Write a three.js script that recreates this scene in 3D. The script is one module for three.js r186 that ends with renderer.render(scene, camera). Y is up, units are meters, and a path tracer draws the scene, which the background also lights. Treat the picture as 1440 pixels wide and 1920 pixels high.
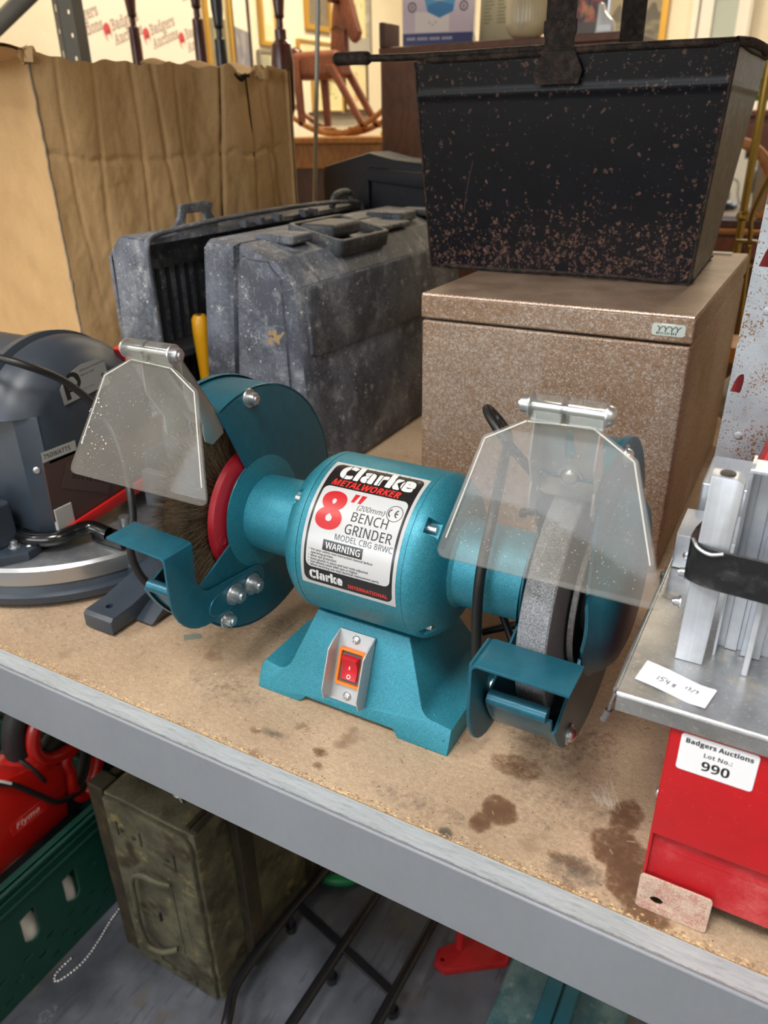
import * as THREE from 'three';
import { RoundedBoxGeometry } from 'three/addons/geometries/RoundedBoxGeometry.js';
import { mergeGeometries, toCreasedNormals } from 'three/addons/utils/BufferGeometryUtils.js';
import { RectAreaLightUniformsLib } from 'three/addons/lights/RectAreaLightUniformsLib.js';
import { Brush, Evaluator, SUBTRACTION } from 'three-bvh-csg';

// ---------------------------------------------------------------- camera, sky, lights, exposure
// World: x along the shelf, y up (0 = top of the shelf board), z towards the aisle (0 = front edge of the board). Room floor at y = -0.85.
const scene = new THREE.Scene();
const camera = new THREE.PerspectiveCamera(67.27, 0.75, 0.02, 60);
camera.position.set(0.2986, 0.48, 0.3768);
camera.quaternion.setFromRotationMatrix(new THREE.Matrix4().makeBasis(
  new THREE.Vector3(0.87518, -0.01702, -0.4835), new THREE.Vector3(-0.20269, 0.89455, -0.39838), new THREE.Vector3(0.43929, 0.44665, 0.77944)));
camera.focus = 0.63; camera.userData.fStop = 8.5;
scene.add(camera); camera.updateMatrixWorld();
const renderer = new THREE.WebGLRenderer({ antialias: true });
renderer.toneMapping = THREE.LinearToneMapping;
renderer.toneMappingExposure = 0.69;
renderer.shadowMap.enabled = true;
scene.background = new THREE.Color(0.75, 0.86, 1.0);
RectAreaLightUniformsLib.init();
const FLOOR = -0.85, CEIL = 2.0;
// ceiling lamps: [x, z, width, length, intensity, warm?]
const UP = 1.1, UPZ = 0.0;                    // height and front edge of the rack shelf above the picture
// oil stains and grime on the board: [x, z, half width, half depth, spots]
const STAINS = [[0.16, -0.044, 0.014, 0.012, 900], [0.1515, -0.026, 0.008, 0.008, 330], [0.249, -0.084, 0.012, 0.016, 700], [0.252, -0.05, 0.019, 0.019, 1500], [0.265, -0.026, 0.017, 0.018, 1100], [0.156, -0.094, 0.02, 0.013, 420], [0.15, -0.165, 0.03, 0.014, 300], [0.0011, -0.031, 0.006, 0.0045, 60], [0.008, -0.017, 0.004, 0.003, 24], [0.282, -0.006, 0.014, 0.01, 500], [0.2235, -0.023, 0.016, 0.005, 160], [0.205, -0.15, 0.02, 0.02, 120], [-0.064, -0.026, 0.005, 0.002, 20], [-0.03, -0.05, 0.008, 0.004, 24]];
const GRIME = [[0.132, -0.0045, 0.005, 0.0035, 190], [-0.13, -0.17, 0.035, 0.02, 420], [-0.127, -0.06, 0.05, 0.02, 380], [0.228, -0.018, 0.02, 0.012, 420], [-0.2, -0.14, 0.05, 0.03, 360], [0.17, -0.13, 0.03, 0.03, 420], [0.1, -0.02, 0.04, 0.01, 200], [-0.05, -0.03, 0.012, 0.004, 120], [-0.35, -0.06, 0.08, 0.03, 300], [0.2, -0.075, 0.04, 0.03, 350], [-0.3, -0.5, 0.05, 0.15, 500]];
const LAMPS = [
  [-0.05, 0.95, 0.6, 0.6, 50, 0], [1.5, 1.1, 0.6, 0.6, 22, 0], [-1.7, 1.0, 0.6, 0.6, 34, 0],
  [-1.5, -2.2, 0.6, 0.6, 38, 1], [-1.5, -3.9, 0.6, 0.6, 54, 1], [0.3, -3.3, 0.6, 0.6, 44, 1],
];
// ---------------------------------------------------------------- helpers
const V = (x, y, z) => new THREE.Vector3(x, y, z);
let seed = 7;
const rnd = () => { seed = (seed + 0x6d2b79f5) | 0; let t = Math.imul(seed ^ (seed >>> 15), 1 | seed); t = (t + Math.imul(t ^ (t >>> 7), 61 | t)) ^ t; return ((t ^ (t >>> 14)) >>> 0) / 4294967296; };
const lerp = (a, b, t) => a + (b - a) * t, clamp = (v, a = 0, b = 1) => Math.min(b, Math.max(a, v)), sstep = (a, b, v) => { const t = clamp((v - a) / (b - a)); return t * t * (3 - 2 * t); };
const used = {};
const numbered = (n) => { const k = (used[n] = (used[n] ?? -1) + 1); return k ? n + '_' + String(k).padStart(3, '0') : n; };
function boxUV(g) {
  const p = g.attributes.position, uv = new Float32Array(p.count * 2), a = V(), b = V(), c = V();
  for (let i = 0; i < p.count; i += 3) {
    a.fromBufferAttribute(p, i); b.fromBufferAttribute(p, i + 1); c.fromBufferAttribute(p, i + 2);
    const n = b.clone().sub(a).cross(c.clone().sub(a)), x = Math.abs(n.x), y = Math.abs(n.y), z = Math.abs(n.z);
    [a, b, c].forEach((q, k) => { const [u, v] = x >= y && x >= z ? [q.z, q.y] : y >= z ? [q.x, q.z] : [q.x, q.y]; uv[(i + k) * 2] = u; uv[(i + k) * 2 + 1] = v; });
  }
  g.setAttribute('uv', new THREE.BufferAttribute(uv, 2));
}
function norm(g, keepUV) {
  const k = g.userData.keepUV || keepUV, col = g.attributes.color;
  let o = g.index ? g.toNonIndexed() : g;
  if (!o.attributes.normal) o.computeVertexNormals();
  const r = new THREE.BufferGeometry();
  r.setAttribute('position', o.attributes.position); r.setAttribute('normal', o.attributes.normal);
  if (k && o.attributes.uv) r.setAttribute('uv', o.attributes.uv); else boxUV(r);
  if (col) r.setAttribute('color', o.attributes.color);
  return r;
}
const merge = (list) => { const l = [].concat(list).flat().map((g) => norm(g)); return l.length === 1 ? l[0] : mergeGeometries(l); };
function mesh(name, geos, mat, parent, label) {
  const m = new THREE.Mesh(merge(geos), mat);
  m.name = parent && parent !== scene ? name : numbered(name);
  m.castShadow = m.receiveShadow = true;
  (parent || scene).add(m);
  if (label) m.userData.label = label;
  return m;
}
function tag(o, label, category, group) { o.userData.label = label; o.userData.category = category; if (group) o.userData.group = group; return o; }
function thing(name, label, category, [x, y, z] = [0, 0, 0], turn = 0, group) {
  const o = new THREE.Group(); o.name = numbered(name); scene.add(o); o.position.set(x, y, z); o.rotation.y = turn;
  return tag(o, label, category, group);
}
function struct(name, geos, mat) { const m = mesh(name, geos, mat, scene); m.userData.kind = 'structure'; return m; }
// geometry makers
function bx(w, h, d, x = 0, y = 0, z = 0, r = 0) { const q = Math.min(r, w / 2.01, h / 2.01, d / 2.01); const g = r > 0 ? new RoundedBoxGeometry(w, h, d, 2, q) : new THREE.BoxGeometry(w, h, d); return g.translate(x, y, z); }
const span = (x0, x1, y0, y1, z0, z1, r = 0) => bx(Math.abs(x1 - x0), Math.abs(y1 - y0), Math.abs(z1 - z0), (x0 + x1) / 2, (y0 + y1) / 2, (z0 + z1) / 2, r);
function cyl(a, b, r, r2 = r, seg = 20) {
  const d = b.clone().sub(a), g = new THREE.CylinderGeometry(r2, r, d.length(), seg, 1);
  g.applyQuaternion(new THREE.Quaternion().setFromUnitVectors(V(0, 1, 0), d.clone().normalize()));
  return g.translate((a.x + b.x) / 2, (a.y + b.y) / 2, (a.z + b.z) / 2);
}
const cylX = (r, x0, x1, y, z, seg = 24, r2 = r) => cyl(V(x0, y, z), V(x1, y, z), r, r2, seg);
function tube(pts, r, seg = 60, rs = 10, closed = false) { return new THREE.TubeGeometry(new THREE.CatmullRomCurve3(pts.map((p) => (p.isVector3 ? p : V(...p))), closed, 'centripetal'), seg, r, rs, closed); }
function ends(pts, r) { const l = [].concat(pts); return [l[0], l[l.length - 1]].map((p) => new THREE.SphereGeometry(r, 10, 8).translate(...(p.isVector3 ? p.toArray() : p))); }
const crease = (g, a) => toCreasedNormals(g.scale(2000, 2000, 2000), a).scale(1 / 2000, 1 / 2000, 1 / 2000);   // the crease finder welds at a coarse pitch, so work enlarged
function latheY(pts, seg = 40) { return crease(new THREE.LatheGeometry(pts.map(([r, y]) => new THREE.Vector2(Math.max(r, 1e-5), y)), seg), 0.6); }
const latheX = (pts, y, z, seg = 56) => latheY(pts.map(([x, r]) => [r, x]), seg).rotateZ(-Math.PI / 2).translate(0, y, z);   // pts: [x, r]
const SH = (pts) => new THREE.Shape(pts.map(([a, b]) => new THREE.Vector2(a, b)));
function ext(shape, depth, bevel = 0, curve = 8) {
  const s = shape instanceof THREE.Shape ? shape : SH(shape);
  return crease(new THREE.ExtrudeGeometry(s, { depth: depth - 2 * bevel, bevelEnabled: bevel > 0, bevelThickness: bevel, bevelSize: bevel, bevelOffset: -bevel, bevelSegments: 2, curveSegments: curve }).translate(0, 0, bevel), 0.55);
}
const extX = (zy, x0, x1, bevel = 0) => ext(zy instanceof THREE.Shape ? zy : zy.map(([z, y]) => [-z, y]), x1 - x0, bevel).rotateY(Math.PI / 2).translate(x0, 0, 0);   // outline given as [z, y]
const extY = (xz, y0, y1, bevel = 0) => ext(xz.map(([x, z]) => [x, -z]), y1 - y0, bevel).rotateX(-Math.PI / 2).translate(0, y0, 0);   // outline given as [x, z]
function rrect(w, h, r, cx = 0, cy = 0) {
  const s = new THREE.Shape(), x = cx - w / 2, y = cy - h / 2;
  s.moveTo(x + r, y); s.lineTo(x + w - r, y); s.absarc(x + w - r, y + r, r, -Math.PI / 2, 0); s.lineTo(x + w, y + h - r); s.absarc(x + w - r, y + h - r, r, 0, Math.PI / 2);
  s.lineTo(x + r, y + h); s.absarc(x + r, y + h - r, r, Math.PI / 2, Math.PI); s.lineTo(x, y + r); s.absarc(x + r, y + r, r, Math.PI, Math.PI * 1.5); return s;
}
function plate(w, h, t = 0.0004) { const g = new THREE.BoxGeometry(w, h, t); g.userData.keepUV = true; return g; }       // a flat printed piece with 0..1 uv
function quadGrid(fn, nu, nv, thick) {       // fn(u, v) -> Vector3; a sheet, or a closed slab when thick is given
  const g = new THREE.PlaneGeometry(1, 1, nu, nv), p = g.attributes.position;
  for (let i = 0; i < p.count; i++) { const q = fn(p.getX(i) + 0.5, p.getY(i) + 0.5); p.setXYZ(i, q.x, q.y, q.z); }
  g.computeVertexNormals(); return g;
}
const ev = new Evaluator(); ev.attributes = ['position', 'normal', 'uv'];
function cut(a, ...tools) {
  let A = new Brush(a.attributes.uv ? a : (boxUV(a.index ? (a = a.toNonIndexed()) : a), a));
  for (const t of tools) { const B = new Brush(t); A.updateMatrixWorld(); B.updateMatrixWorld(); A = ev.evaluate(A, B, SUBTRACTION); }
  return A.geometry;
}
function hexBolt(p, dir, r, h, washer = true) {       // washer, hexagon and a short threaded end
  const d = dir.clone().normalize(), at = (t) => p.clone().addScaledVector(d, t);
  const out = [cyl(at(h * 0.15), at(h), r, r * 0.97, 6), cyl(at(h), at(h * 1.25), r * 0.55, r * 0.5, 14)];
  if (washer) out.push(cyl(at(0), at(h * 0.18), r * 1.45, r * 1.4, 24));
  return out;
}
function domeScrew(p, dir, r, h) {
  const d = dir.clone().normalize(), g = latheY([[0, h], [r * 0.5, h * 0.92], [r * 0.85, h * 0.6], [r, h * 0.1], [r, 0]], 20);
  g.applyQuaternion(new THREE.Quaternion().setFromUnitVectors(V(0, 1, 0), d)); return g.translate(p.x, p.y, p.z);
}
// ---------------------------------------------------------------- procedural textures
function noise(n, cells, oct, s0) {         // tileable fbm, 0..1
  const out = new Float32Array(n * n); let amp = 1, tot = 0, c = cells;
  for (let o = 0; o < oct; o++) {
    seed = s0 * 977 + o * 131 + 5; const g = new Float32Array(c * c); for (let i = 0; i < g.length; i++) g[i] = rnd();
    for (let y = 0; y < n; y++) {
      const fy = (y / n) * c, iy = Math.floor(fy), ty = fy - iy, sy = ty * ty * (3 - 2 * ty), r0 = (iy % c) * c, r1 = ((iy + 1) % c) * c;
      for (let x = 0; x < n; x++) {
        const fx = (x / n) * c, ix = Math.floor(fx), tx = fx - ix, sx = tx * tx * (3 - 2 * tx), a = ix % c, b = (ix + 1) % c;
        out[y * n + x] += amp * lerp(lerp(g[r0 + a], g[r0 + b], sx), lerp(g[r1 + a], g[r1 + b], sx), sy);
      }
    }
    tot += amp; amp *= 0.55; c = Math.min(c * 2, n);
  }
  for (let i = 0; i < out.length; i++) out[i] /= tot;
  return out;
}
function DT(w, h, fn, srgb = true) {
  const d = new Uint8Array(w * h * 4); let o = 0;
  for (let y = 0; y < h; y++) for (let x = 0; x < w; x++) { const c = fn(x, y, y * w + x); if (c.length) { d[o] = clamp(c[0], 0, 255); d[o + 1] = clamp(c[1], 0, 255); d[o + 2] = clamp(c[2], 0, 255); } else d[o] = d[o + 1] = d[o + 2] = clamp(c, 0, 255); d[o + 3] = 255; o += 4; }
  const t = new THREE.DataTexture(d, w, h); t.magFilter = THREE.LinearFilter; t.minFilter = THREE.LinearMipmapLinearFilter; t.generateMipmaps = true; t.wrapS = t.wrapT = THREE.RepeatWrapping;
  if (srgb) t.colorSpace = THREE.SRGBColorSpace; t.needsUpdate = true; return t;
}
const rep = (t, mx, my = mx) => { const c = t.clone(); c.repeat.set(1 / mx, 1 / my); c.needsUpdate = true; return c; };
const mix3 = (a, b, t) => [lerp(a[0], b[0], t), lerp(a[1], b[1], t), lerp(a[2], b[2], t)];
const hex = (h) => [(h >> 16) & 255, (h >> 8) & 255, h & 255];
const mul = (a, k) => [a[0] * k, a[1] * k, a[2] * k];
function canvasTex(w, h, draw) { const c = document.createElement('canvas'); c.width = w; c.height = h; const x = c.getContext('2d'); draw(x, w, h); const t = new THREE.CanvasTexture(c); t.colorSpace = THREE.SRGBColorSpace; t.anisotropy = 8; return t; }
const N = 512;
const nA = noise(N, 6, 5, 1), nB = noise(N, 16, 4, 2), nC = noise(N, 64, 2, 3), nD = noise(N, 128, 2, 4), nE = noise(N, 3, 4, 5), nF = noise(N, 256, 1, 6), nG = noise(N, 10, 5, 7), nH = noise(N, 32, 3, 8);
const white = new Float32Array(N * N); seed = 99; for (let i = 0; i < white.length; i++) white[i] = rnd();
const std = (o) => new THREE.MeshStandardMaterial(o), phy = (o) => new THREE.MeshPhysicalMaterial(o);
const flecks = DT(N, N, (x, y, i) => 128 + (nF[i] - 0.5) * 120 + (nC[i] - 0.5) * 120, false);          // fine hammered relief
const grit = DT(N, N, (x, y, i) => 110 + white[i] * 90 + (nD[i] - 0.5) * 140, false);
const soft = DT(N, N, (x, y, i) => 255 * nG[i], false);
const brushed = DT(N, N, (x, y, i) => { const k = (y * N) | 0; return 128 + (nF[k % (N * N) + 3] - 0.5) * 60 + (white[(y * 7919) % (N * N)] - 0.5) * 90 + (white[i] - 0.5) * 20; }, false);
// ---------------------------------------------------------------- materials
const tealMap = DT(N, N, (x, y, i) => mix3(hex(0x1f7389), hex(0x419db1), clamp(0.5 + (nD[i] - 0.5) * 1.6 + (nF[i] - 0.5) * 0.7)));
const M = {};
M.teal = phy({ map: rep(tealMap, 0.05), bumpMap: rep(flecks, 0.045), bumpScale: 0.00016, roughness: 0.46, metalness: 0.42, clearcoat: 0.2, clearcoatRoughness: 0.35 });
M.tealSmooth = phy({ color: 0x27748a, map: rep(DT(N, N, (x, y, i) => mul([228, 236, 240], 1 - 0.12 * nB[i] + 0.05 * nD[i])), 0.12), bumpMap: rep(flecks, 0.09), bumpScale: 0.0001, roughness: 0.42, metalness: 0.4, clearcoat: 0.3, clearcoatRoughness: 0.22 });
M.zinc = std({ color: 0xc9ccd0, metalness: 0.9, roughness: 0.32, bumpMap: rep(soft, 0.02), bumpScale: 0.0001 });
M.alu = phy({ map: rep(DT(N, N, (x, y, i) => mul([204, 210, 219], 0.86 + 0.05 * nB[x * 3 % N] + 0.04 * nF[x + N * 7] + 0.07 + 0.08 * (nG[i] - 0.5) + (white[i] > 0.985 ? -0.1 : 0))), 0.06), metalness: 0.65, roughness: 0.42, bumpMap: rep(brushed, 0.05), bumpScale: 0.00004 });
M.castAlu = std({ map: rep(DT(N, N, (x, y, i) => mul([200, 202, 205], 0.8 + 0.3 * nH[i])), 0.05), metalness: 0.6, roughness: 0.45 });
M.switchGuard = std({ color: 0xb9bcbf, metalness: 0.55, roughness: 0.42, bumpMap: rep(flecks, 0.03), bumpScale: 0.00008 });
M.black = std({ color: 0x141416, roughness: 0.5 });
M.rubber = std({ color: 0x17181a, roughness: 0.45, bumpMap: rep(soft, 0.05), bumpScale: 0.0002 });
M.orange = std({ color: 0xf07a18, roughness: 0.45 });
M.switchRed = std({ color: 0xc2222e, roughness: 0.35 });
M.greyPlastic = std({ color: 0x55585a, roughness: 0.55 });
M.whitePrint = std({ color: 0xf2f0ee, roughness: 0.5 });
M.redDisc = phy({ color: 0xa3182a, roughness: 0.42, clearcoat: 0.3, clearcoatRoughness: 0.35 });
M.wheel = std({ map: rep(DT(N, N, (x, y, i) => { const k = 0.5 + (white[i] - 0.5) * 0.9 + (nF[i] - 0.5) * 0.7; return mix3([72, 75, 82], [196, 200, 206], clamp(k * k * 1.25 + (nG[i] - 0.5) * 0.35)); }), 0.07), roughness: 0.9, bumpMap: rep(grit, 0.05), bumpScale: 0.0004 });
M.wheelSide = std({ map: rep(DT(N, N, (x, y, i) => mul([92, 94, 100], 0.7 + 0.35 * nD[i] + 0.25 * white[i])), 0.06), roughness: 0.95, bumpMap: rep(grit, 0.05), bumpScale: 0.0003 });
const dustTex = DT(N, N, (x, y, i) => mix3([230, 228, 225], [250, 249, 246], clamp((nE[i] - 0.3) * 1.8)));
M.shield = phy({ map: rep(dustTex, 0.2), transmission: 0.935, thickness: 0, roughness: 0.07, ior: 1.49, specularIntensity: 0.6 });
M.clear = phy({ color: 0xf0f1ee, transmission: 0.92, thickness: 0, roughness: 0.06, ior: 1.49 });
M.shieldEdge = phy({ color: 0xeeede8, transmission: 0.35, thickness: 0, roughness: 0.25 });
M.steelBracket = phy({ color: 0xaeb2b0, metalness: 0.75, roughness: 0.3 });

// ---------------------------------------------------------------- shelf
{
  // chipboard top: fibres, oil stains, scuffs and a scrap of tape print, at their places on the board (u = x + 0.55, v = -z)
  const S = 2048, at = (x, z) => [(x + 0.55) * S, (1 + z) * S];
  const board = canvasTex(S, S, (c) => {
    const img = c.createImageData(S, S), d = img.data; let o = 0;
    for (let y = 0; y < S; y++) for (let x = 0; x < S; x++) {
      const i = (y & 511) * N + (x & 511), j = ((y >> 1) & 511) * N + ((x >> 1) & 511), k = ((y >> 2) & 511) * N + ((x >> 2) & 511), l = ((x >> 2) & 511) * N + ((y >> 2) & 511);
      const fib = (nC[((y * 3) & 511) * N + (x & 511)] - 0.5) * 0.32 + (nF[i] - 0.5) * 0.3 + (white[i] - 0.5) * 0.18;
      const big = (nG[k] - 0.5) * 0.55 + (nE[l] - 0.5) * 0.45;
      let b = mix3([134, 111, 88], [200, 175, 147], clamp(0.55 + fib + big));
      if (nB[j] < 0.3) b = mix3(b, [118, 92, 70], clamp((0.3 - nB[j]) * 4));
      if (white[j] > 0.9985) b = [92, 70, 52]; if (white[i] > 0.9992) b = [232, 214, 178];
      d[o] = b[0]; d[o + 1] = b[1]; d[o + 2] = b[2]; d[o + 3] = 255; o += 4;
    }
    c.putImageData(img, 0, 0);
    const blob = (x, z, rx, rz, col, n, spread, a) => {          // a soaked stain: many small overlapping spots with a ragged outline
      c.fillStyle = col; const [px, py] = at(x, z);
      for (let k = 0; k < n; k++) { const t = rnd() * 6.283, q = Math.pow(rnd(), 0.62) * spread * (0.94 + 0.1 * Math.sin(t * 2 + x * 900) + 0.05 * Math.sin(t * 5 + z * 700)); c.globalAlpha = a * (0.4 + 0.6 * rnd()); c.beginPath(); c.ellipse(px + Math.cos(t) * q * rx * S, py + Math.sin(t) * q * rz * S, (1 + rnd() * 6), (1 + rnd() * 5), rnd() * 3, 0, 7); c.fill(); }
      c.globalAlpha = 1;
    };
    seed = 31;
    const oil = 'rgb(96,66,44)', grime = 'rgb(84,74,64)';
    for (const [x, z, rx, rz, n] of STAINS) blob(x, z, rx, rz, oil, Math.round(n * 1.2), 1.1, 0.17);
    for (const [x, z, rx, rz, n] of GRIME) blob(x, z, rx, rz, grime, n, 1.1, 0.13);
    c.fillStyle = 'rgba(96,112,108,0.75)'; c.beginPath(); [[-0.2225, -0.1075], [-0.2075, -0.1175], [-0.2, -0.1125], [-0.2145, -0.0995]].forEach(([x, z], i) => c[i ? 'lineTo' : 'moveTo'](...at(x, z))); c.fill();
    c.strokeStyle = 'rgba(226,222,216,0.4)'; c.lineWidth = 1.6;           // white plaster scuffs
    for (let k = 0; k < 46; k++) { const x = 0.224 + rnd() * 0.02, z = -0.09 + rnd() * 0.006, [a, b] = at(x, z), [e, f] = at(x - 0.002 - rnd() * 0.012, z - 0.006 - rnd() * rnd() * 0.032); c.globalAlpha = 0.25 + rnd() * 0.5; c.beginPath(); c.moveTo(a, b); c.lineTo(e, f); c.stroke(); }
    c.globalAlpha = 1;
    for (let k = 0; k < 420; k++) {                                       // chips and scratches
      const [a, b] = at(-0.5 + rnd() * 0.9, -rnd() * 0.5); c.strokeStyle = rnd() > 0.45 ? 'rgba(84,66,50,0.45)' : 'rgba(226,206,174,0.5)'; c.lineWidth = 1 + rnd() * 1.5; c.beginPath(); c.moveTo(a, b); c.lineTo(a + (rnd() - 0.5) * 26, b + (rnd() - 0.5) * 14); c.stroke();
    }
    for (let k = 0; k < 1500; k++) { const [a, b] = at(-0.55 + rnd() * 1, -rnd() * rnd() * 0.009); c.fillStyle = rnd() > 0.5 ? 'rgba(238,206,150,0.75)' : 'rgba(120,84,48,0.6)'; c.fillRect(a, b, 1 + rnd() * 4, 1 + rnd() * 2); }   // raw chips along the sawn edge
  });
  board.wrapS = board.wrapT = THREE.MirroredRepeatWrapping; board.repeat.set(1, 1); board.offset.set(0.55, 0);
  const bm = std({ map: board, roughness: 0.78, bumpMap: rep(grit, 0.09), bumpScale: 0.00035 });
  const edge = std({ map: rep(DT(N, N, (x, y, i) => mix3([120, 84, 50], [226, 188, 132], clamp(0.5 + (nD[i] - 0.5) * 1.8))), 0.06), roughness: 0.9 });
  const t = thing('shelf_board', 'tan chipboard shelf board with dark oil stains, under the grinder', 'shelf', [0, 0, 0]);
  const top = quadGrid((u, v) => V(lerp(-1.75, 0.75, u), 0, lerp(-1.2, 0, 1 - v)), 2, 2); { const p = top.attributes.position, uv = top.attributes.uv; for (let i = 0; i < p.count; i++) uv.setXY(i, p.getX(i), -p.getZ(i)); } top.userData.keepUV = true;
  mesh('board_top', top, bm, t);
  mesh('board_core', span(-1.75, 0.75, -0.018, -0.0002, -1.2, 0), edge, t, 'raw chipped edge of the board');
  const beamMap = DT(1024, 512, (x, y) => { const i = (y & 511) * N + (x & 511); return mul([128, 133, 141], 0.95 + 0.08 * nE[i] + 0.03 * nC[i]); });
  const ledge = DT(1024, 512, (x, y) => { const i = (y & 511) * N + (x & 511), j = ((y * 2) & 511) * N + ((x * 2 + 77) & 511); let c = mul([172, 178, 183], 0.9 + 0.16 * nG[i]); if (nG[j] > 0.6) c = mix3(c, [140, 148, 146], clamp((nG[j] - 0.6) * 5)); if (white[i] > 0.996 || (nD[i] > 0.8 && nA[j] > 0.52)) c = mix3(c, [92, 100, 104], 0.6); const e = y / 512; if (e > 0.86 && nC[i] > 0.5) c = mix3(c, [112, 116, 108], 0.6); return c; });
  const mb = phy({ map: rep(beamMap, 0.5), roughness: 0.42, clearcoat: 0.15, clearcoatRoughness: 0.4, bumpMap: rep(soft, 0.4), bumpScale: 0.00012 }), ml = std({ map: rep(ledge, 0.37, 0.0192), roughness: 0.5, bumpMap: rep(soft, 0.06), bumpScale: 0.0003 });
  const b = thing('shelf_beam', 'grey steel shelf beam along the front edge of the chipboard shelf', 'shelf beam', [0, 0, 0]);
  mesh('beam_face', [span(-1.8, 0.8, -0.0675, -0.0012, 0.0185, 0.0215, 0.0012), span(-1.8, 0.8, -0.0675, -0.0655, -0.028, 0.0205), cyl(V(-1.8, -0.0018, 0.0195), V(0.8, -0.0018, 0.0195), 0.0021, 0.0021, 14)], mb, b);
  mesh('beam_ledge', [span(-1.8, 0.8, -0.003, -0.0006, 0.0004, 0.0195), span(-1.8, 0.8, -0.03, -0.0185, -0.03, 0.0004)], ml, b, 'scuffed top ledge');
  const rb = thing('shelf_beam', 'grey steel beam along the back edge of the chipboard shelf, mostly hidden', 'shelf beam', [0, -0.0195, -1.2]);
  mesh('beam_face', [span(-1.8, 0.8, -0.05, -0.001, -0.022, 0.02)], mb, rb);
  // shelf above, out of the frame; it shades the back of the board
  const ub = thing('shelf_board', 'upper chipboard shelf board of the rack, above the picture', 'shelf', [0, UP, 0]);
  mesh('board_core', span(-1.75, 0.75, -0.018, 0, -1.2, UPZ), edge, ub);
  const uf = thing('shelf_beam', 'upper grey steel shelf beam of the rack, above the picture', 'shelf beam', [0, UP, UPZ]); mesh('beam_face', span(-1.8, 0.8, -0.0675, 0.002, 0.002, 0.0215), mb, uf);
  // posts
  const pm = std({ color: 0x6a6d6c, roughness: 0.5, metalness: 0.2, bumpMap: rep(soft, 0.1), bumpScale: 0.0004 });
  const post = (label, x, z) => {
    const p = thing('shelf_upright', label, 'shelf post', [x, FLOOR, z]);
    const face = rrect(0.05, 2.8, 0.002, 0.014, 1.4), side = rrect(0.036, 2.8, 0.001, 0, 1.4);
    for (let y = 0.05; y < 2.78; y += 0.05) { face.holes.push(rrect(0.009, 0.009, 0.001, 0.022, y)); side.holes.push(rrect(0.011, y % 0.1 < 0.049 ? 0.016 : 0.01, 0.001, 0, y + 0.012)); }
    mesh('front_flange', ext(face, 0.002).translate(0, 0, 0), pm, p);
    mesh('side_flange', ext(side, 0.002).rotateY(-0.4).translate(-0.0275, 0, -0.0055), pm, p);
    mesh('inner_web', [span(0.037, 0.039, 0, 2.8, -0.03, 0), span(-0.006, 0.039, 0, 2.8, -0.032, -0.03)], pm, p);
    mesh('foot_plate', span(-0.06, 0.05, 0, 0.004, -0.05, 0.03), pm, p);
    return p;
  };
  post('perforated grey steel shelf post rising behind the big cardboard box', -1.495, -1.225);
  const br = thing('shelf_brace', 'grey steel diagonal brace at the top left corner', 'brace', [0, 0, 0]);
  const bq = cyl(V(-2.25, 0.575, -1.285), V(-0.9, 1.125, -1.285), 0.024, 0.03, 4); mesh('brace_bar', bq, pm, br);
}
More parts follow.
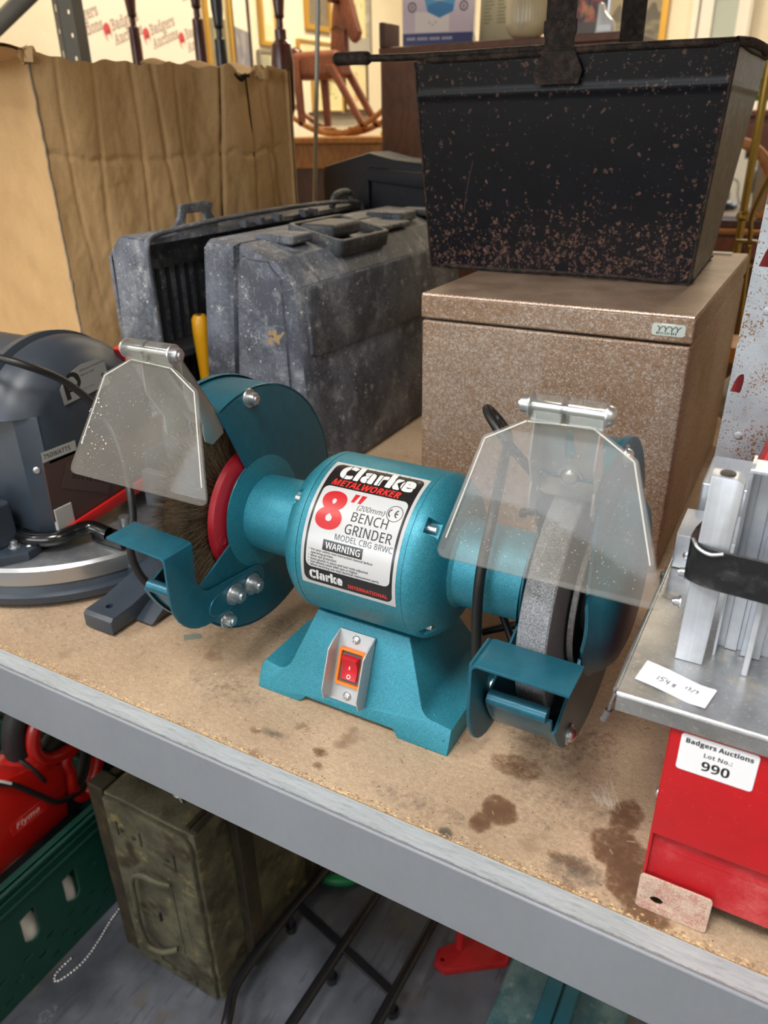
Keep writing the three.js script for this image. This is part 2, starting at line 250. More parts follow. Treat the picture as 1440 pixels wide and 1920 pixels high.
// ---------------------------------------------------------------- bench grinder (origin: middle of its base on the board)
{
  const g = thing('bench_grinder', 'teal hammered-paint bench grinder with wire wheel, grey stone and clear eye shields', 'bench grinder', [0, 0, -0.147]);
  const AY = 0.151, XM = 0.0075;                                  // motor axis height, motor middle
  // --- base: one casting, its front and back leaning inwards
  {
    const prof = new THREE.Shape(); prof.moveTo(-0.1, 0); prof.lineTo(-0.052, 0); prof.lineTo(-0.046, 0.006); prof.lineTo(0.046, 0.006); prof.lineTo(0.052, 0); prof.lineTo(0.1, 0); prof.lineTo(0.1, 0.0225);
    prof.lineTo(0.081, 0.0245); prof.quadraticCurveTo(0.0725, 0.0255, 0.069, 0.034); prof.lineTo(0.0475, 0.0845); prof.lineTo(-0.0475, 0.0845); prof.lineTo(-0.0665, 0.034); prof.quadraticCurveTo(-0.0705, 0.0255, -0.079, 0.0245); prof.lineTo(-0.096, 0.0262); prof.lineTo(-0.1, 0.02); prof.lineTo(-0.1, 0);
    const b = ext(prof, 0.142, 0.0016).translate(0, 0, -0.071), p = b.attributes.position;
    for (let i = 0; i < p.count; i++) p.setZ(i, p.getZ(i) * (1 - (p.getY(i) * 0.4) / 0.071));
    let s = b; s.computeVertexNormals(); s = crease(s, 0.5);
    boxUV(s);
    const slot = ext(rrect(0.012, 0.03, 0.005), 0.03).rotateX(-Math.PI / 2).translate(0.1, 0.01, -0.028), slot2 = slot.clone().translate(-0.2, 0, 0);
    for (const q of [slot, slot2]) boxUV(q);
    mesh('base', cut(s, slot, slot2), M.teal, g);
    for (const [x, z] of [[0.0795, 0.052], [-0.0845, 0.051], [0.0945, 0.0655], [-0.074, 0.012]]) mesh('base_pin', domeScrew(V(x, x > 0.09 ? 0.012 : 0.0242, z), x > 0.09 ? V(0, 0, 1) : V(0, 1, 0), 0.0018, 0.001), M.teal, g);
  }
  // --- motor
  const R = 0.0722;
  const bell = (sx) => {           // end bell with its neck; sx = -1 left, 1 right. Slots are cut for the through bolts.
    const X = (v) => XM + sx * v, neckEnd = sx < 0 ? 0.1345 : 0.1375;
    const prof = [[X(0.05), 0.02], [X(neckEnd), 0.02], [X(neckEnd), 0.0365], [X(0.078), 0.0375], [X(0.0745), 0.04], [X(0.0735), 0.047], [X(0.0715), 0.0555], [X(0.067), 0.063], [X(0.061), 0.0685], [X(0.0545), R], [X(0.05), R], [X(0.05), 0.02]];
    const solid = latheX(sx < 0 ? prof : prof.slice().reverse(), AY, 0, 72); 
    const list = [];
    for (const a of [49, 139, 229, 319]) { const t = THREE.MathUtils.degToRad(a); const q = bx(0.016, 0.017, 0.011).translate(X(0.066), R + 0.0015, 0).rotateX(0); const m = new THREE.BoxGeometry(0.017, 0.026, 0.013); m.translate(X(0.067), R + 0.001, 0); m.rotateX(Math.PI / 2 - t); m.translate(0, AY, 0); list.push(m.toNonIndexed()); }
    for (const q of list) boxUV(q);
    const e = mesh('end_bell', cut(solid.index ? solid.toNonIndexed() : solid, ...list), M.teal, g);
    for (const a of [49, 139, 229, 319]) { const t = THREE.MathUtils.degToRad(a); mesh('through_bolt', cylX(0.0036, X(0.0585), X(0.0665), AY + Math.sin(t) * 0.0615, Math.cos(t) * 0.0615, 14), M.zinc, e); }
  };
  bell(-1); bell(1);
  mesh('motor_housing', latheX([[XM - 0.0496, 0.05], [XM - 0.0496, R - 0.0002], [XM - 0.0488, R], [XM + 0.0488, R], [XM + 0.0496, R - 0.0002], [XM + 0.0496, 0.05]], AY, 0, 96), M.teal, g);
  // --- rating label, curved round the motor
  {
    const lab = canvasTex(1024, 1368, (c, w, h) => {
      c.fillStyle = '#b4b6b9'; c.fillRect(0, 0, w, h); const LJ = (s, x, y, px, col, lw, o) => { c.save(); c.lineJoin = 'round'; txt(s, x, y, px, col, { ...o, lw }); c.restore(); };
      const rr = (x, y, a, b, r) => { c.beginPath(); c.roundRect(x, y, a, b, r); c.fill(); };
      c.fillStyle = '#17171a'; rr(34, 30, w - 68, h - 66, 70);
      seed = 5; c.strokeStyle = 'rgba(150,150,150,0.28)'; for (let k = 0; k < 220; k++) { const x = 40 + rnd() * (w - 80), y = 34 + rnd() * 260; c.lineWidth = 1 + rnd() * 2; c.beginPath(); c.moveTo(x, y); c.lineTo(x + (rnd() - 0.5) * 40, y + (rnd() - 0.5) * 40); c.stroke(); }   // wear
      c.fillStyle = '#bcbec1'; rr(58, 338, w - 118, 830, 62);
      const txt = (s, x, y, px, col, { f = 'sans-serif', wt = '', st = '', sx = 1, sk = 0, ls = 0, lw = 0 } = {}) => { c.save(); c.translate(x, y); c.transform(sx, 0, sk, 1, 0, 0); c.fillStyle = col; c.font = `${st} ${wt} ${px}px ${f}`; c.strokeStyle = col; c.lineWidth = lw; c.lineJoin = 'round'; let u = 0; for (const ch of ls ? s : [s]) { c.fillText(ch, u, 0); if (lw) c.strokeText(ch, u, 0); u += c.measureText(ch).width + ls; } c.restore(); };
      // stencil logotype: heavy letters with cut bridges
      const logo = (x, y, px, col, gap, sx = 1.06) => { txt('Clarke', x, y, px, col, { wt: 'bold', sx, ls: px * 0.012, lw: px * 0.085 }); c.strokeStyle = '#17171a'; c.lineWidth = gap; const W = px * sx; for (const u of [0.34, 0.985, 1.335, 1.84, 2.42, 2.83]) { c.beginPath(); c.moveTo(x + u * W * 0.96, y - px * 0.84); c.lineTo(x + u * W * 0.96 - px * 0.03, y + px * 0.1); c.stroke(); } };
      c.save(); c.lineJoin = 'round'; logo(120, 216, 236, '#d4d6d8', 9, 1.08); c.restore();
      txt('\u00ae', 912, 84, 46, '#8a8a8c');
      txt('METALWORKER', 100, 320, 102, '#c9302a', { wt: 'bold', sk: -0.2, sx: 0.98, lw: 3 });
      c.save(); c.lineWidth = 16; c.strokeStyle = '#cf1f2b'; txt('8', 84, 758, 500, '#b8141f', { wt: 'bold', sx: 1.06, lw: 26 }); c.restore();
      for (const q of [404, 476]) { c.fillStyle = '#b8141f'; c.beginPath(); c.moveTo(q + 8, 376); c.lineTo(q + 62, 376); c.lineTo(q + 26, 466); c.lineTo(q - 8, 466); c.fill(); }
      txt('(200mm)', 480, 528, 72, '#303033', { sk: -0.18, lw: 1 }); 
      txt('BENCH', 452, 644, 126, '#242426', { sx: 1.0, lw: 2 }); txt('GRINDER', 424, 770, 128, '#242426', { sx: 0.94, lw: 2 }); txt('MODEL CBG 8RWC', 340, 846, 74, '#303033', { sx: 0.99, lw: 1.5 });
      c.strokeStyle = '#2c2c2e'; c.lineWidth = 7; c.beginPath(); c.arc(868, 482, 78, 0, 7); c.stroke();
      c.lineWidth = 13; c.beginPath(); c.arc(846, 482, 38, Math.PI * 0.62, Math.PI * 1.38); c.stroke(); c.beginPath(); c.arc(912, 482, 38, Math.PI * 0.62, Math.PI * 1.38); c.stroke(); c.beginPath(); c.moveTo(876, 482); c.lineTo(904, 482); c.stroke();
      c.fillStyle = '#17171a'; c.fillRect(232, 868, 430, 104); txt('WARNING', 262, 950, 88, '#f2f2f2', { sx: 0.94 });
      const B = ['For your safety read instruction manual before', 'operating grinder.', 'Wear eye protection', 'Keep guards in place and tool rests adjusted', 'Use wheels rated 3000 rpm or higher.', 'When servicing use only identical replacement parts.'];
      B.forEach((s, i) => { const y = 1000 + i * 31; if (i !== 1) txt('\u2022', 84, y, 36, '#2c2c2e'); txt(s, 110, y, 31, '#2c2c2e', { sx: 0.95, wt: 'bold', lw: 1 }); });
      c.save(); logo(92, 1292, 122, '#cfd1d3', 5, 0.96); c.restore(); txt('INTERNATIONAL', 520, 1300, 54, '#c9302a', { wt: 'bold', sx: 0.98, lw: 1.5 });
    });
    const a0 = THREE.MathUtils.degToRad(-10.5), a1 = THREE.MathUtils.degToRad(83.5), r = R + 0.0002;
    const q = quadGrid((u, v) => { const a = lerp(a0, a1, v); return V(lerp(-0.0368, 0.0528, u), AY + Math.sin(a) * r, Math.cos(a) * r); }, 2, 40); q.userData.keepUV = true;
    mesh('rating_label', q, phy({ map: lab, roughness: 0.3, clearcoat: 0.4, clearcoatRoughness: 0.15, side: THREE.DoubleSide }), g, 'silver, black and red printed rating label');
  }
  // --- switch with its folded guard, on the sloping front of the base (own frame: x along, y up the slope, z out)
  {
    const tilt = -Math.atan(0.4), place = (q) => q.translate(0, 0, 0).rotateX(tilt).translate(-0.002, 0.012, 0.0665);
    const P = (name, geos, mat, par = g) => mesh(name, [].concat(geos).map((q) => place(q)), mat, par);
    const back = rrect(0.036, 0.066, 0.001, 0, 0.036); back.holes.push(rrect(0.0245, 0.031, 0.001, 0, 0.0365));
    const wing = [[0, 0.0035], [0.001, 0.069], [0.012, 0.069 - 0.009], [0.0185, 0.052], [0.0185, 0.014], [0.012, 0.0035]];
    const sg = P('switch_guard', [ext(back, 0.0012).translate(0, 0, 0.0004), extX(wing, -0.0185, -0.0172, 0.0004), extX(wing, 0.0172, 0.0185, 0.0004)], M.switchGuard);
    for (const y of [0.0625, 0.0095]) P('screw', [domeScrew(V(0, y, 0.0016), V(0, 0, 1), 0.0042, 0.0028), span(-0.0028, 0.0028, y - 0.0005, y + 0.0005, 0.0038, 0.0047), span(-0.0005, 0.0005, y - 0.0028, y + 0.0028, 0.0038, 0.0047)], M.zinc, sg);
    const fr = rrect(0.0265, 0.034, 0.002, 0, 0.0365); fr.holes.push(rrect(0.0215, 0.029, 0.001, 0, 0.0365));
    const sw = P('switch', [ext(fr, 0.005, 0.0006).translate(0, 0, 0.001)], M.orange);
    P('switch_seat', span(-0.0107, 0.0107, 0.022, 0.051, 0.0008, 0.0028), M.greyPlastic, sw);
    const rk = extX([[0.002, 0.0475], [0.0075, 0.0475], [0.0115, 0.046], [0.0065, 0.0385], [0.0052, 0.033], [0.0058, 0.0255], [0.002, 0.0255]], -0.0078, 0.0078, 0.0005);
    P('rocker', rk, M.switchRed, sw);
    P('off_mark', new THREE.TorusGeometry(0.0017, 0.0004, 8, 20).translate(0, 0.0287, 0.0056), M.whitePrint, sw);
    P('on_mark', span(-0.00035, 0.00035, 0.0355, 0.0388, 0.0058, 0.0066).rotateX(0), M.whitePrint, sw);
  }
  // --- wheel guards
  const GY = 0.156, GZ = 0.003, GR = 0.119;
  const polar = (a, r = GR) => [GZ + Math.cos(THREE.MathUtils.degToRad(a)) * r, GY + Math.sin(THREE.MathUtils.degToRad(a)) * r];
  const arc = (a0, a1, r, n = 48) => Array.from({ length: n + 1 }, (_, i) => polar(lerp(a0, a1, i / n), r));
  const guard = (sx) => {
    const xi = sx < 0 ? -0.129 : 0.147, xo = xi + sx * 0.049, lo = Math.min(xi, xi + sx * 0.0022), hi = Math.max(xi, xi + sx * 0.0022), mat = sx < 0 ? M.teal : M.teal;
    const GA = 67, GB = -21;
    // inner plate: disc with the front wedge cut away, keeping the hub
    const hub = []; for (let k = 0; k <= 14; k++) { const a = THREE.MathUtils.degToRad(lerp(-17, 70, k / 14)); hub.push([GZ + Math.cos(a) * 0.0505, GY + Math.sin(a) * 0.0505]); }
    const outline = [...arc(GA, 360 + GB, GR, 64), ...hub];
    const gd = mesh('wheel_guard', [extX(outline, lo, hi, 0.0009), extX([...arc(GA + 1, 359 + GB, GR - 0.0004, 72), ...arc(GA + 1, 359 + GB, GR - 0.0026, 72).reverse()], Math.min(xi, xo), Math.max(xi, xo))], sx < 0 ? M.tealSmooth : M.tealSmooth, g);
    mesh('hub_dish', latheX(sx < 0 ? [[xi + 0.0035, 0.036], [xi + 0.003, 0.041], [xi - 0.0002, 0.056]] : [[xi + 0.0002, 0.056], [xi - 0.003, 0.041], [xi - 0.0035, 0.036]], AY, 0, 48), M.teal, gd);
    // rolled front lip of the band
    const lp = polar(360 + GB + 1.5, GR - 0.002);
    mesh('rolled_lip', [cylX(0.0058, Math.min(xi, xo) + 0.003, Math.max(xi, xo) - 0.003, lp[1], lp[0], 18)], M.tealSmooth, gd);
    // outer cover: flat rim with a bolt, domed middle, front cut straight
    const ring = (A, t, zc) => { const outer = A.map(([r, d]) => [xo + sx * d, r]), inner = A.slice().reverse().map(([r, d]) => [xo + sx * (d - t), Math.max(0.0001, r - (r > 0.09 ? 0.0004 : 0.001))]), q = [...outer, ...inner, outer[0]]; return latheX(sx > 0 ? q : q.slice().reverse(), GY, zc, 72); };
    const flat = ring([[0.1215, 0], [0.1215, 0.0025], [0.12, 0.0034], [0.062, 0.0034]], 0.0022, GZ), dome = ring([[0.0785, 0.0032], [0.0755, 0.005], [0.0705, 0.0125], [0.062, 0.0192], [0.05, 0.0226], [0.0001, 0.0236]], 0.0018, GZ - 0.021);
    const wedge = extX((sx < 0 ? [[GZ + 0.028, GY + 0.2], [GZ + 0.028, GY + 0.01], [GZ + 0.05, GY - 0.02], [GZ + 0.2, GY - 0.0775], [GZ + 0.2, GY + 0.2]] : [[GZ + 0.056, GY + 0.2], [GZ + 0.054, GY - 0.024], [GZ + 0.058, GY - 0.032], [GZ + 0.2, GY - 0.096], [GZ + 0.2, GY + 0.2]]), xo - 0.06, xo + 0.06);
    boxUV(wedge); boxUV(flat); boxUV(dome); const sh = flat;
    const oc = mesh('outer_cover', [cut(flat, wedge), cut(dome, wedge)], M.tealSmooth, gd);
    for (const a of sx < 0 ? [88, 308] : [308, 95]) { const [z, y] = polar(a, 0.1105); const p = V(sx < 0 ? xi + 0.0002 : xo + 0.0032, y, z); mesh(sx < 0 ? 'guard_nut' : 'guard_screw', sx < 0 ? hexBolt(p, V(1, 0, 0), 0.006, 0.008) : [domeScrew(p.clone().setX(p.x + 0.001), V(1, 0, 0), 0.0062, 0.0052), cyl(p, p.clone().setX(p.x + 0.0015), 0.0085)], M.zinc, gd); }
    return gd;
  };
  guard(-1); guard(1);
  // --- wire wheel
  {
    const cx = -0.1625, w = mesh('wire_wheel', [latheX([[cx - 0.012, 0.03], [cx - 0.015, 0.086], [cx - 0.008, 0.09], [cx + 0.008, 0.09], [cx + 0.015, 0.086], [cx + 0.012, 0.03]].reverse(), AY, 0, 48)], std({ color: 0x3a2c1e, roughness: 1 }), g);
    const pos = [], nor = [], col = []; seed = 1234;
    const A = V(0, 0, 0), B = V(0, 0, 0), C = V(0, 0, 0);
    for (let k = 0; k < 15000; k++) {
      const th = rnd() * Math.PI * 2, x0 = cx + (rnd() - 0.5) * 0.034, face = rnd() < 0.55, r0 = 0.045 + (face ? rnd() * 0.04 : 0.03), r1 = face ? Math.min(0.104, r0 + 0.018 + rnd() * 0.022) : 0.094 + rnd() * 0.0125, side = rnd() < 0.75 ? 1 : -1;
      const xa = face ? cx + side * (0.0125 + 0.003 * rnd()) : x0, xb = face ? xa + side * (0.0015 + rnd() * 0.0035) : x0 + (rnd() - 0.5) * 0.008, t1 = th + (rnd() - 0.5) * 0.1;
      A.set(xa, AY + Math.sin(th) * r0, Math.cos(th) * r0); B.set(xb, AY + Math.sin(t1) * r1, Math.cos(t1) * r1);
      const wd = 0.00032, tn = V(0, Math.cos(th), -Math.sin(th)).multiplyScalar(wd), tx = V(wd, 0, 0), tone = rnd(), c0 = tone > 0.93 ? [0.62, 0.45, 0.24] : mix3([0.14, 0.105, 0.072], [0.5, 0.39, 0.27], tone * tone);
      for (const [d1, d2] of [[tn, tx]]) for (const q of [[A.clone().add(d1), A.clone().sub(d1), B], [A.clone().add(d2), A.clone().sub(d2), B]]) { C.copy(q[1]).sub(q[0]).cross(q[2].clone().sub(q[0])).normalize(); for (const v of q) { pos.push(v.x, v.y, v.z); nor.push(C.x, C.y, C.z); col.push(...c0); } }
    }
    const bg = new THREE.BufferGeometry(); bg.setAttribute('position', new THREE.Float32BufferAttribute(pos, 3)); bg.setAttribute('normal', new THREE.Float32BufferAttribute(nor, 3)); bg.setAttribute('color', new THREE.Float32BufferAttribute(col, 3));
    const br = mesh('bristles', bg, std({ vertexColors: true, roughness: 0.5, metalness: 0.35, side: THREE.DoubleSide }), w, 'brown crimped steel wire'); br.userData.kind = 'stuff';
    const fl = mesh('flange', [latheX([[-0.1335, 0.012], [-0.1338, 0.060], [-0.1365, 0.0655], [-0.1425, 0.0665], [-0.1445, 0.064], [-0.1445, 0.012]], AY, 0, 56)], M.redDisc, w, 'red clamping disc');
    mesh('stamp_ring', [new THREE.TorusGeometry(0.0048, 0.0004, 8, 28).rotateY(Math.PI / 2).translate(-0.1338, AY - 0.006, 0.0575)], M.redDisc, fl);
  }
  // --- grinding stone
  {
    const st = mesh('grinding_wheel', latheX([[0.1622, 0.02], [0.1622, 0.0985], [0.1634, 0.0998], [0.1828, 0.0998], [0.184, 0.0985], [0.184, 0.0975]], AY, 0, 96), M.wheel, g, 'grey abrasive stone');
    mesh('wheel_side', latheX([[0.184, 0.0975], [0.1842, 0.03]], AY, 0, 64), M.wheelSide, st);
    mesh('steel_flange', [latheX([[0.1843, 0.012], [0.1862, 0.05], [0.1868, 0.0575], [0.1905, 0.0585], [0.1912, 0.0572], [0.191, 0.056]].reverse(), AY, 0, 64)], M.castAlu, st); mesh('flange_face', latheX([[0.1908, 0.0562], [0.188, 0.05], [0.189, 0.03], [0.195, 0.026], [0.195, 0.012]], AY, 0, 64), std({ color: 0x74767a, metalness: 0.5, roughness: 0.55 }), st);  // flange_face: greyer than the rim, shade inside the cup put into its colour
    mesh('spindle_nut', [cylX(0.0095, 0.194, 0.204, AY, 0, 6), cylX(0.0062, 0.2, 0.212, AY, 0, 16)], M.zinc, st);
  }
  // --- tool rests: an upright bracket plate, a bent-over table and two bolts
  const Z = 0.147;
  const rest = (sx) => {
    const x0 = sx < 0 ? -0.128 : 0.1455, dy = sx < 0 ? 0 : -0.009, dz = sx < 0 ? 0 : -0.001, L = sx < 0 ? 0.07 : 0.0665;
    const s = new THREE.Shape(), pt = (z, y) => [-(z + Z + dz), y + dy];
    s.moveTo(...pt(-0.0095, 0.168)); s.lineTo(...pt(-0.0425, 0.168)); s.lineTo(...pt(-0.0412, 0.132)); s.quadraticCurveTo(...pt(-0.043, 0.119), ...pt(-0.056, 0.1125)); s.lineTo(...pt(-0.122, 0.104)); s.quadraticCurveTo(...pt(-0.134, 0.1), ...pt(-0.133, 0.088)); s.quadraticCurveTo(...pt(-0.131, 0.076), ...pt(-0.119, 0.076)); s.lineTo(...pt(-0.056, 0.0795)); s.bezierCurveTo(...pt(-0.024, 0.081), ...pt(-0.008, 0.105), ...pt(-0.0085, 0.13)); s.closePath();
    const lo = sx < 0 ? x0 : x0 - 0.0026, hi = sx < 0 ? x0 + 0.0026 : x0;
    const r = mesh('tool_rest', [extX(s, lo, hi, 0.0007)], M.tealSmooth, g);
    const X = (d) => x0 + sx * d, T = (d, y, z) => V(X(d), y + dy, z + Z + dz), th = 0.0026;
    const top = []; for (let k = 0; k <= 6; k++) { const a = (k / 6) * Math.PI / 2; top.push([0.004 - Math.cos(a) * 0.0066 + 0, 0.166 - 0.004 + Math.sin(a) * 0.0066]); }
    const inner = []; for (let k = 6; k >= 0; k--) { const a = (k / 6) * Math.PI / 2; inner.push([0.004 - Math.cos(a) * 0.004, 0.166 - 0.004 + Math.sin(a) * 0.004]); }
    const prof = [...top, [L, 0.1686], [L, 0.166], ...inner].map(([d, y]) => [X(d), y + dy]);
    const tb = ext(prof, 0.034, 0.0006).translate(0, 0, -0.0435 + Z + dz), p = tb.attributes.position;
    for (let i = 0; i < p.count; i++) { const d = Math.abs(p.getX(i) - x0); p.setZ(i, p.getZ(i) - (sx < 0 ? d * 0.085 : -d * 0.02)); }
    mesh('rest_table', tb, M.tealSmooth, r);
    const ring = [[-0.126, 0.094], [-0.126, 0.0845], [-0.118, 0.0798], [-0.06, 0.0835], [-0.052, 0.0905], [-0.058, 0.1], [-0.12, 0.1]].map(([z, y]) => V(sx < 0 ? hi : lo, y + dy, z + Z + dz));
    mesh('slot_rib', tube(ring, 0.0009, 80, 6, true), M.tealSmooth, r);
    for (const [z, y] of [[-0.087, 0.0915], [-0.1135, 0.088]]) mesh('bolt', hexBolt(V(sx < 0 ? hi : lo, y + dy, z + Z + dz), V(-sx, 0, 0), 0.0076, 0.009), M.zinc, r);
  };
  rest(-1); rest(1);
  // --- eye shields; own frame: X along, D down the sheet, N out of it
  const shield = (sx) => {
    const O = sx < 0 ? V(-0.152, 0.326, -0.0594 + Z) : V(0.176, 0.3226, -0.076 + Z), dn = (sx < 0 ? V(0, -0.1, 0.035) : V(0, -0.1, 0.03)).normalize(), nn = V(1, 0, 0).cross(dn).multiplyScalar(-1).normalize();   // nn points towards the camera side
    const W = new THREE.Matrix4().makeBasis(V(1, 0, 0), dn.clone().negate(), V(1, 0, 0).cross(dn.clone().negate())).setPosition(O);
    const put = (q) => q.applyMatrix4(W), mir = sx < 0 ? 1 : -1;
    const raw = [[-0.0225, -0.0085], [-0.0515, -0.0245], [-0.083, -0.1125], [0.0705, -0.1125], [0.0485, -0.0255], [0.0215, -0.0105]].map(([x, y]) => sx < 0 ? [x, y] : [-x - 0.004, y]);
    const pts = sx < 0 ? raw : raw.slice().reverse();
    const s = new THREE.Shape(); const n = pts.length;
    pts.forEach((q, i) => {
      const pr = pts[(i + n - 1) % n], nx = pts[(i + 1) % n], rr = q[1] < -0.1 ? 0.009 : 0.002, u = [pr[0] - q[0], pr[1] - q[1]], v = [nx[0] - q[0], nx[1] - q[1]], lu = Math.hypot(...u), lv = Math.hypot(...v);
      const a = [q[0] + (u[0] / lu) * rr, q[1] + (u[1] / lu) * rr], b = [q[0] + (v[0] / lv) * rr, q[1] + (v[1] / lv) * rr];
      i ? s.lineTo(...a) : s.moveTo(...a); s.quadraticCurveTo(q[0], q[1], b[0], b[1]);
    });
    const sh = mesh('eye_shield', put(ext(s, 0.0022, 0.0004)), M.shield, g, 'dusty clear plastic');
    const e = (a, b, ins) => { const t = (q) => V(q[0] * (1 - ins), q[1] - 0.0012, 0.0023); return cyl(put2(t(a)), put2(t(b)), 0.0006, 0.0006, 6); }, put2 = (v) => v.applyMatrix4(W);
    const S0 = raw, lowL = [lerp(S0[1][0], S0[2][0], 0.68), lerp(S0[1][1], S0[2][1], 0.68)], lowR = [lerp(S0[4][0], S0[3][0], 0.82), lerp(S0[4][1], S0[3][1], 0.82)];
    mesh('rim_ridge', [e(S0[0], S0[1], 0.05), e(S0[1], lowL, 0.045), e(S0[5], S0[4], 0.05), e(S0[4], lowR, 0.045), e(S0[0], S0[5], 0.08)], M.shieldEdge, sh);
    // specks of dust and grit stuck to the sheet
    seed = 90 + sx; const sk = [];
    for (let k = 0; k < (sx < 0 ? 420 : 520); k++) { const y = -0.02 - rnd() * 0.088, w2 = lerp(0.045, 0.07, (-y - 0.02) / 0.088), x = (rnd() * 2 - 1) * w2 * (sx < 0 ? 1 : 0.95) - 0.004, big = sx < 0 && rnd() < 0.06, r = big ? 0.0005 + rnd() * 0.0004 : 0.00013 + rnd() * 0.00016; sk.push(new THREE.OctahedronGeometry(r).scale(1, 1, 0.5).translate(big ? -0.055 + (rnd() - 0.5) * 0.03 : x, big ? -0.045 - rnd() * 0.05 : y, 0.0023)); }
    mesh('dust_specks', put(mergeGeometries(sk)), std({ color: 0xe8e4dc, roughness: 0.9 }), sh).userData.kind = 'stuff';
    // knuckles, bolt
    const kn = (x0, x1) => put(cylX(0.0082, x0, x1, -0.001, 0.002, 28));
    const kx = sx < 0 ? [[-0.0275, -0.0048], [-0.0015, 0.0215]] : [[-0.0225, -0.0022], [0.002, 0.0245]];
    for (const [a, b] of kx) mesh('knuckle', [kn(a, b), put(span(a, b, -0.0115, -0.001, 0.0002, 0.0032, 0.0008))], M.clear, sh);
    const b0 = kx[0][0], b1 = kx[1][1];
    mesh('hinge_bolt', [put(cylX(0.0032, b0 - 0.001, b1 + 0.001, -0.001, 0.002, 16)), ...hexBolt(put2(V(sx < 0 ? b1 : b0, -0.001, 0.002)), V(sx < 0 ? 1 : -1, 0, 0), 0.0056, 0.0068), put(cylX(0.0072, sx < 0 ? b0 - 0.0014 : b1, sx < 0 ? b0 : b1 + 0.0014, -0.001, 0.002, 22)), domeScrew(put2(V(sx < 0 ? b0 - 0.001 : b1 + 0.001, -0.001, 0.002)), V(sx < 0 ? -1 : 1, 0, 0), 0.0065, 0.005)], M.zinc, sh);
    // folded steel bracket from the hinge down and back to the guard
    const top = V(0, O.y - 0.001, O.z - 0.001), end = V(0, 0.2475, -0.108 + Z), along = end.clone().sub(top), len = along.length(); along.normalize();
    const up = V(1, 0, 0).cross(along).normalize(); if (up.y < 0) up.negate();
    const BX = sx < 0 ? O.x - 0.001 : O.x - 0.001, WB = new THREE.Matrix4().makeBasis(V(1, 0, 0), up, V(1, 0, 0).cross(up)).setPosition(V(BX, top.y, top.z)), sgn = Math.sign(V(1, 0, 0).cross(up).dot(along));
    const pb = (q) => q.applyMatrix4(WB);
    const plateShape = rrect(0.044, len - 0.004, 0.003, 0, 0); const slotS = rrect(0.0062, 0.026, 0.003, 0, sgn < 0 ? -0.012 : 0.012); plateShape.holes.push(slotS);
    const side = [[0.006, 0.002], [len - 0.012, 0.002], [len, -0.004], [len - 0.003, -0.02], [len - 0.012, -0.0245], [len - 0.02, -0.021], [len - 0.026, -0.0165], [0.034, -0.0165], [0.012, -0.002]];
    const fl = side.map(([d, y]) => [sgn * d, y]);
    const br = mesh('shield_bracket', [pb(ext(plateShape, 0.0014, 0.0003).rotateX(-Math.PI / 2).translate(0, 0.001, sgn * (len / 2 + 0.004))), pb(extX(fl, 0.0206, 0.022, 0.0003)), pb(extX(fl, -0.022, -0.0206, 0.0003))], M.steelBracket, g);
    mesh('bracket_screw', [pb(domeScrew(V(0, 0.0002, sgn * (len * 0.74)), V(0, -1, 0), 0.0068, 0.0048)), pb(cyl(V(0, 0.0008, sgn * len * 0.74), V(0, -0.0002, sgn * len * 0.74), 0.0086))], M.zinc, br);
  };
  shield(-1); shield(1);
  // --- mains lead of the grinder
  mesh('power_cord', [tube([[0.098, 0.0058, -0.26 + Z], [0.108, 0.0072, -0.16 + Z], [0.112, 0.03, -0.112 + Z], [0.113, 0.1, -0.1 + Z], [0.1135, 0.17, -0.1 + Z], [0.112, 0.212, -0.125 + Z], [0.1, 0.232, -0.175 + Z], [0.085, 0.238, -0.225 + Z], [0.066, 0.242, -0.25 + Z], [0.058, 0.252, -0.245 + Z], [0.066, 0.255, -0.225 + Z], [0.088, 0.24, -0.21 + Z], [0.125, 0.2, -0.22 + Z], [0.155, 0.172, -0.24 + Z], [0.15, 0.1, -0.27 + Z], [0.12, 0.03, -0.28 + Z], [0.06, 0.0065, -0.25 + Z]], 0.0042, 160, 10),
    tube([[0.1, 0.165, -0.225 + Z], [0.125, 0.172, -0.235 + Z], [0.16, 0.172, -0.24 + Z]], 0.004, 24, 8), tube([[0.098, 0.072, -0.2 + Z], [0.116, 0.052, -0.185 + Z], [0.134, 0.022, -0.17 + Z], [0.155, 0.0062, -0.165 + Z], [0.18, 0.0058, -0.2 + Z]], 0.0036, 40, 8)], M.rubber, g);
}
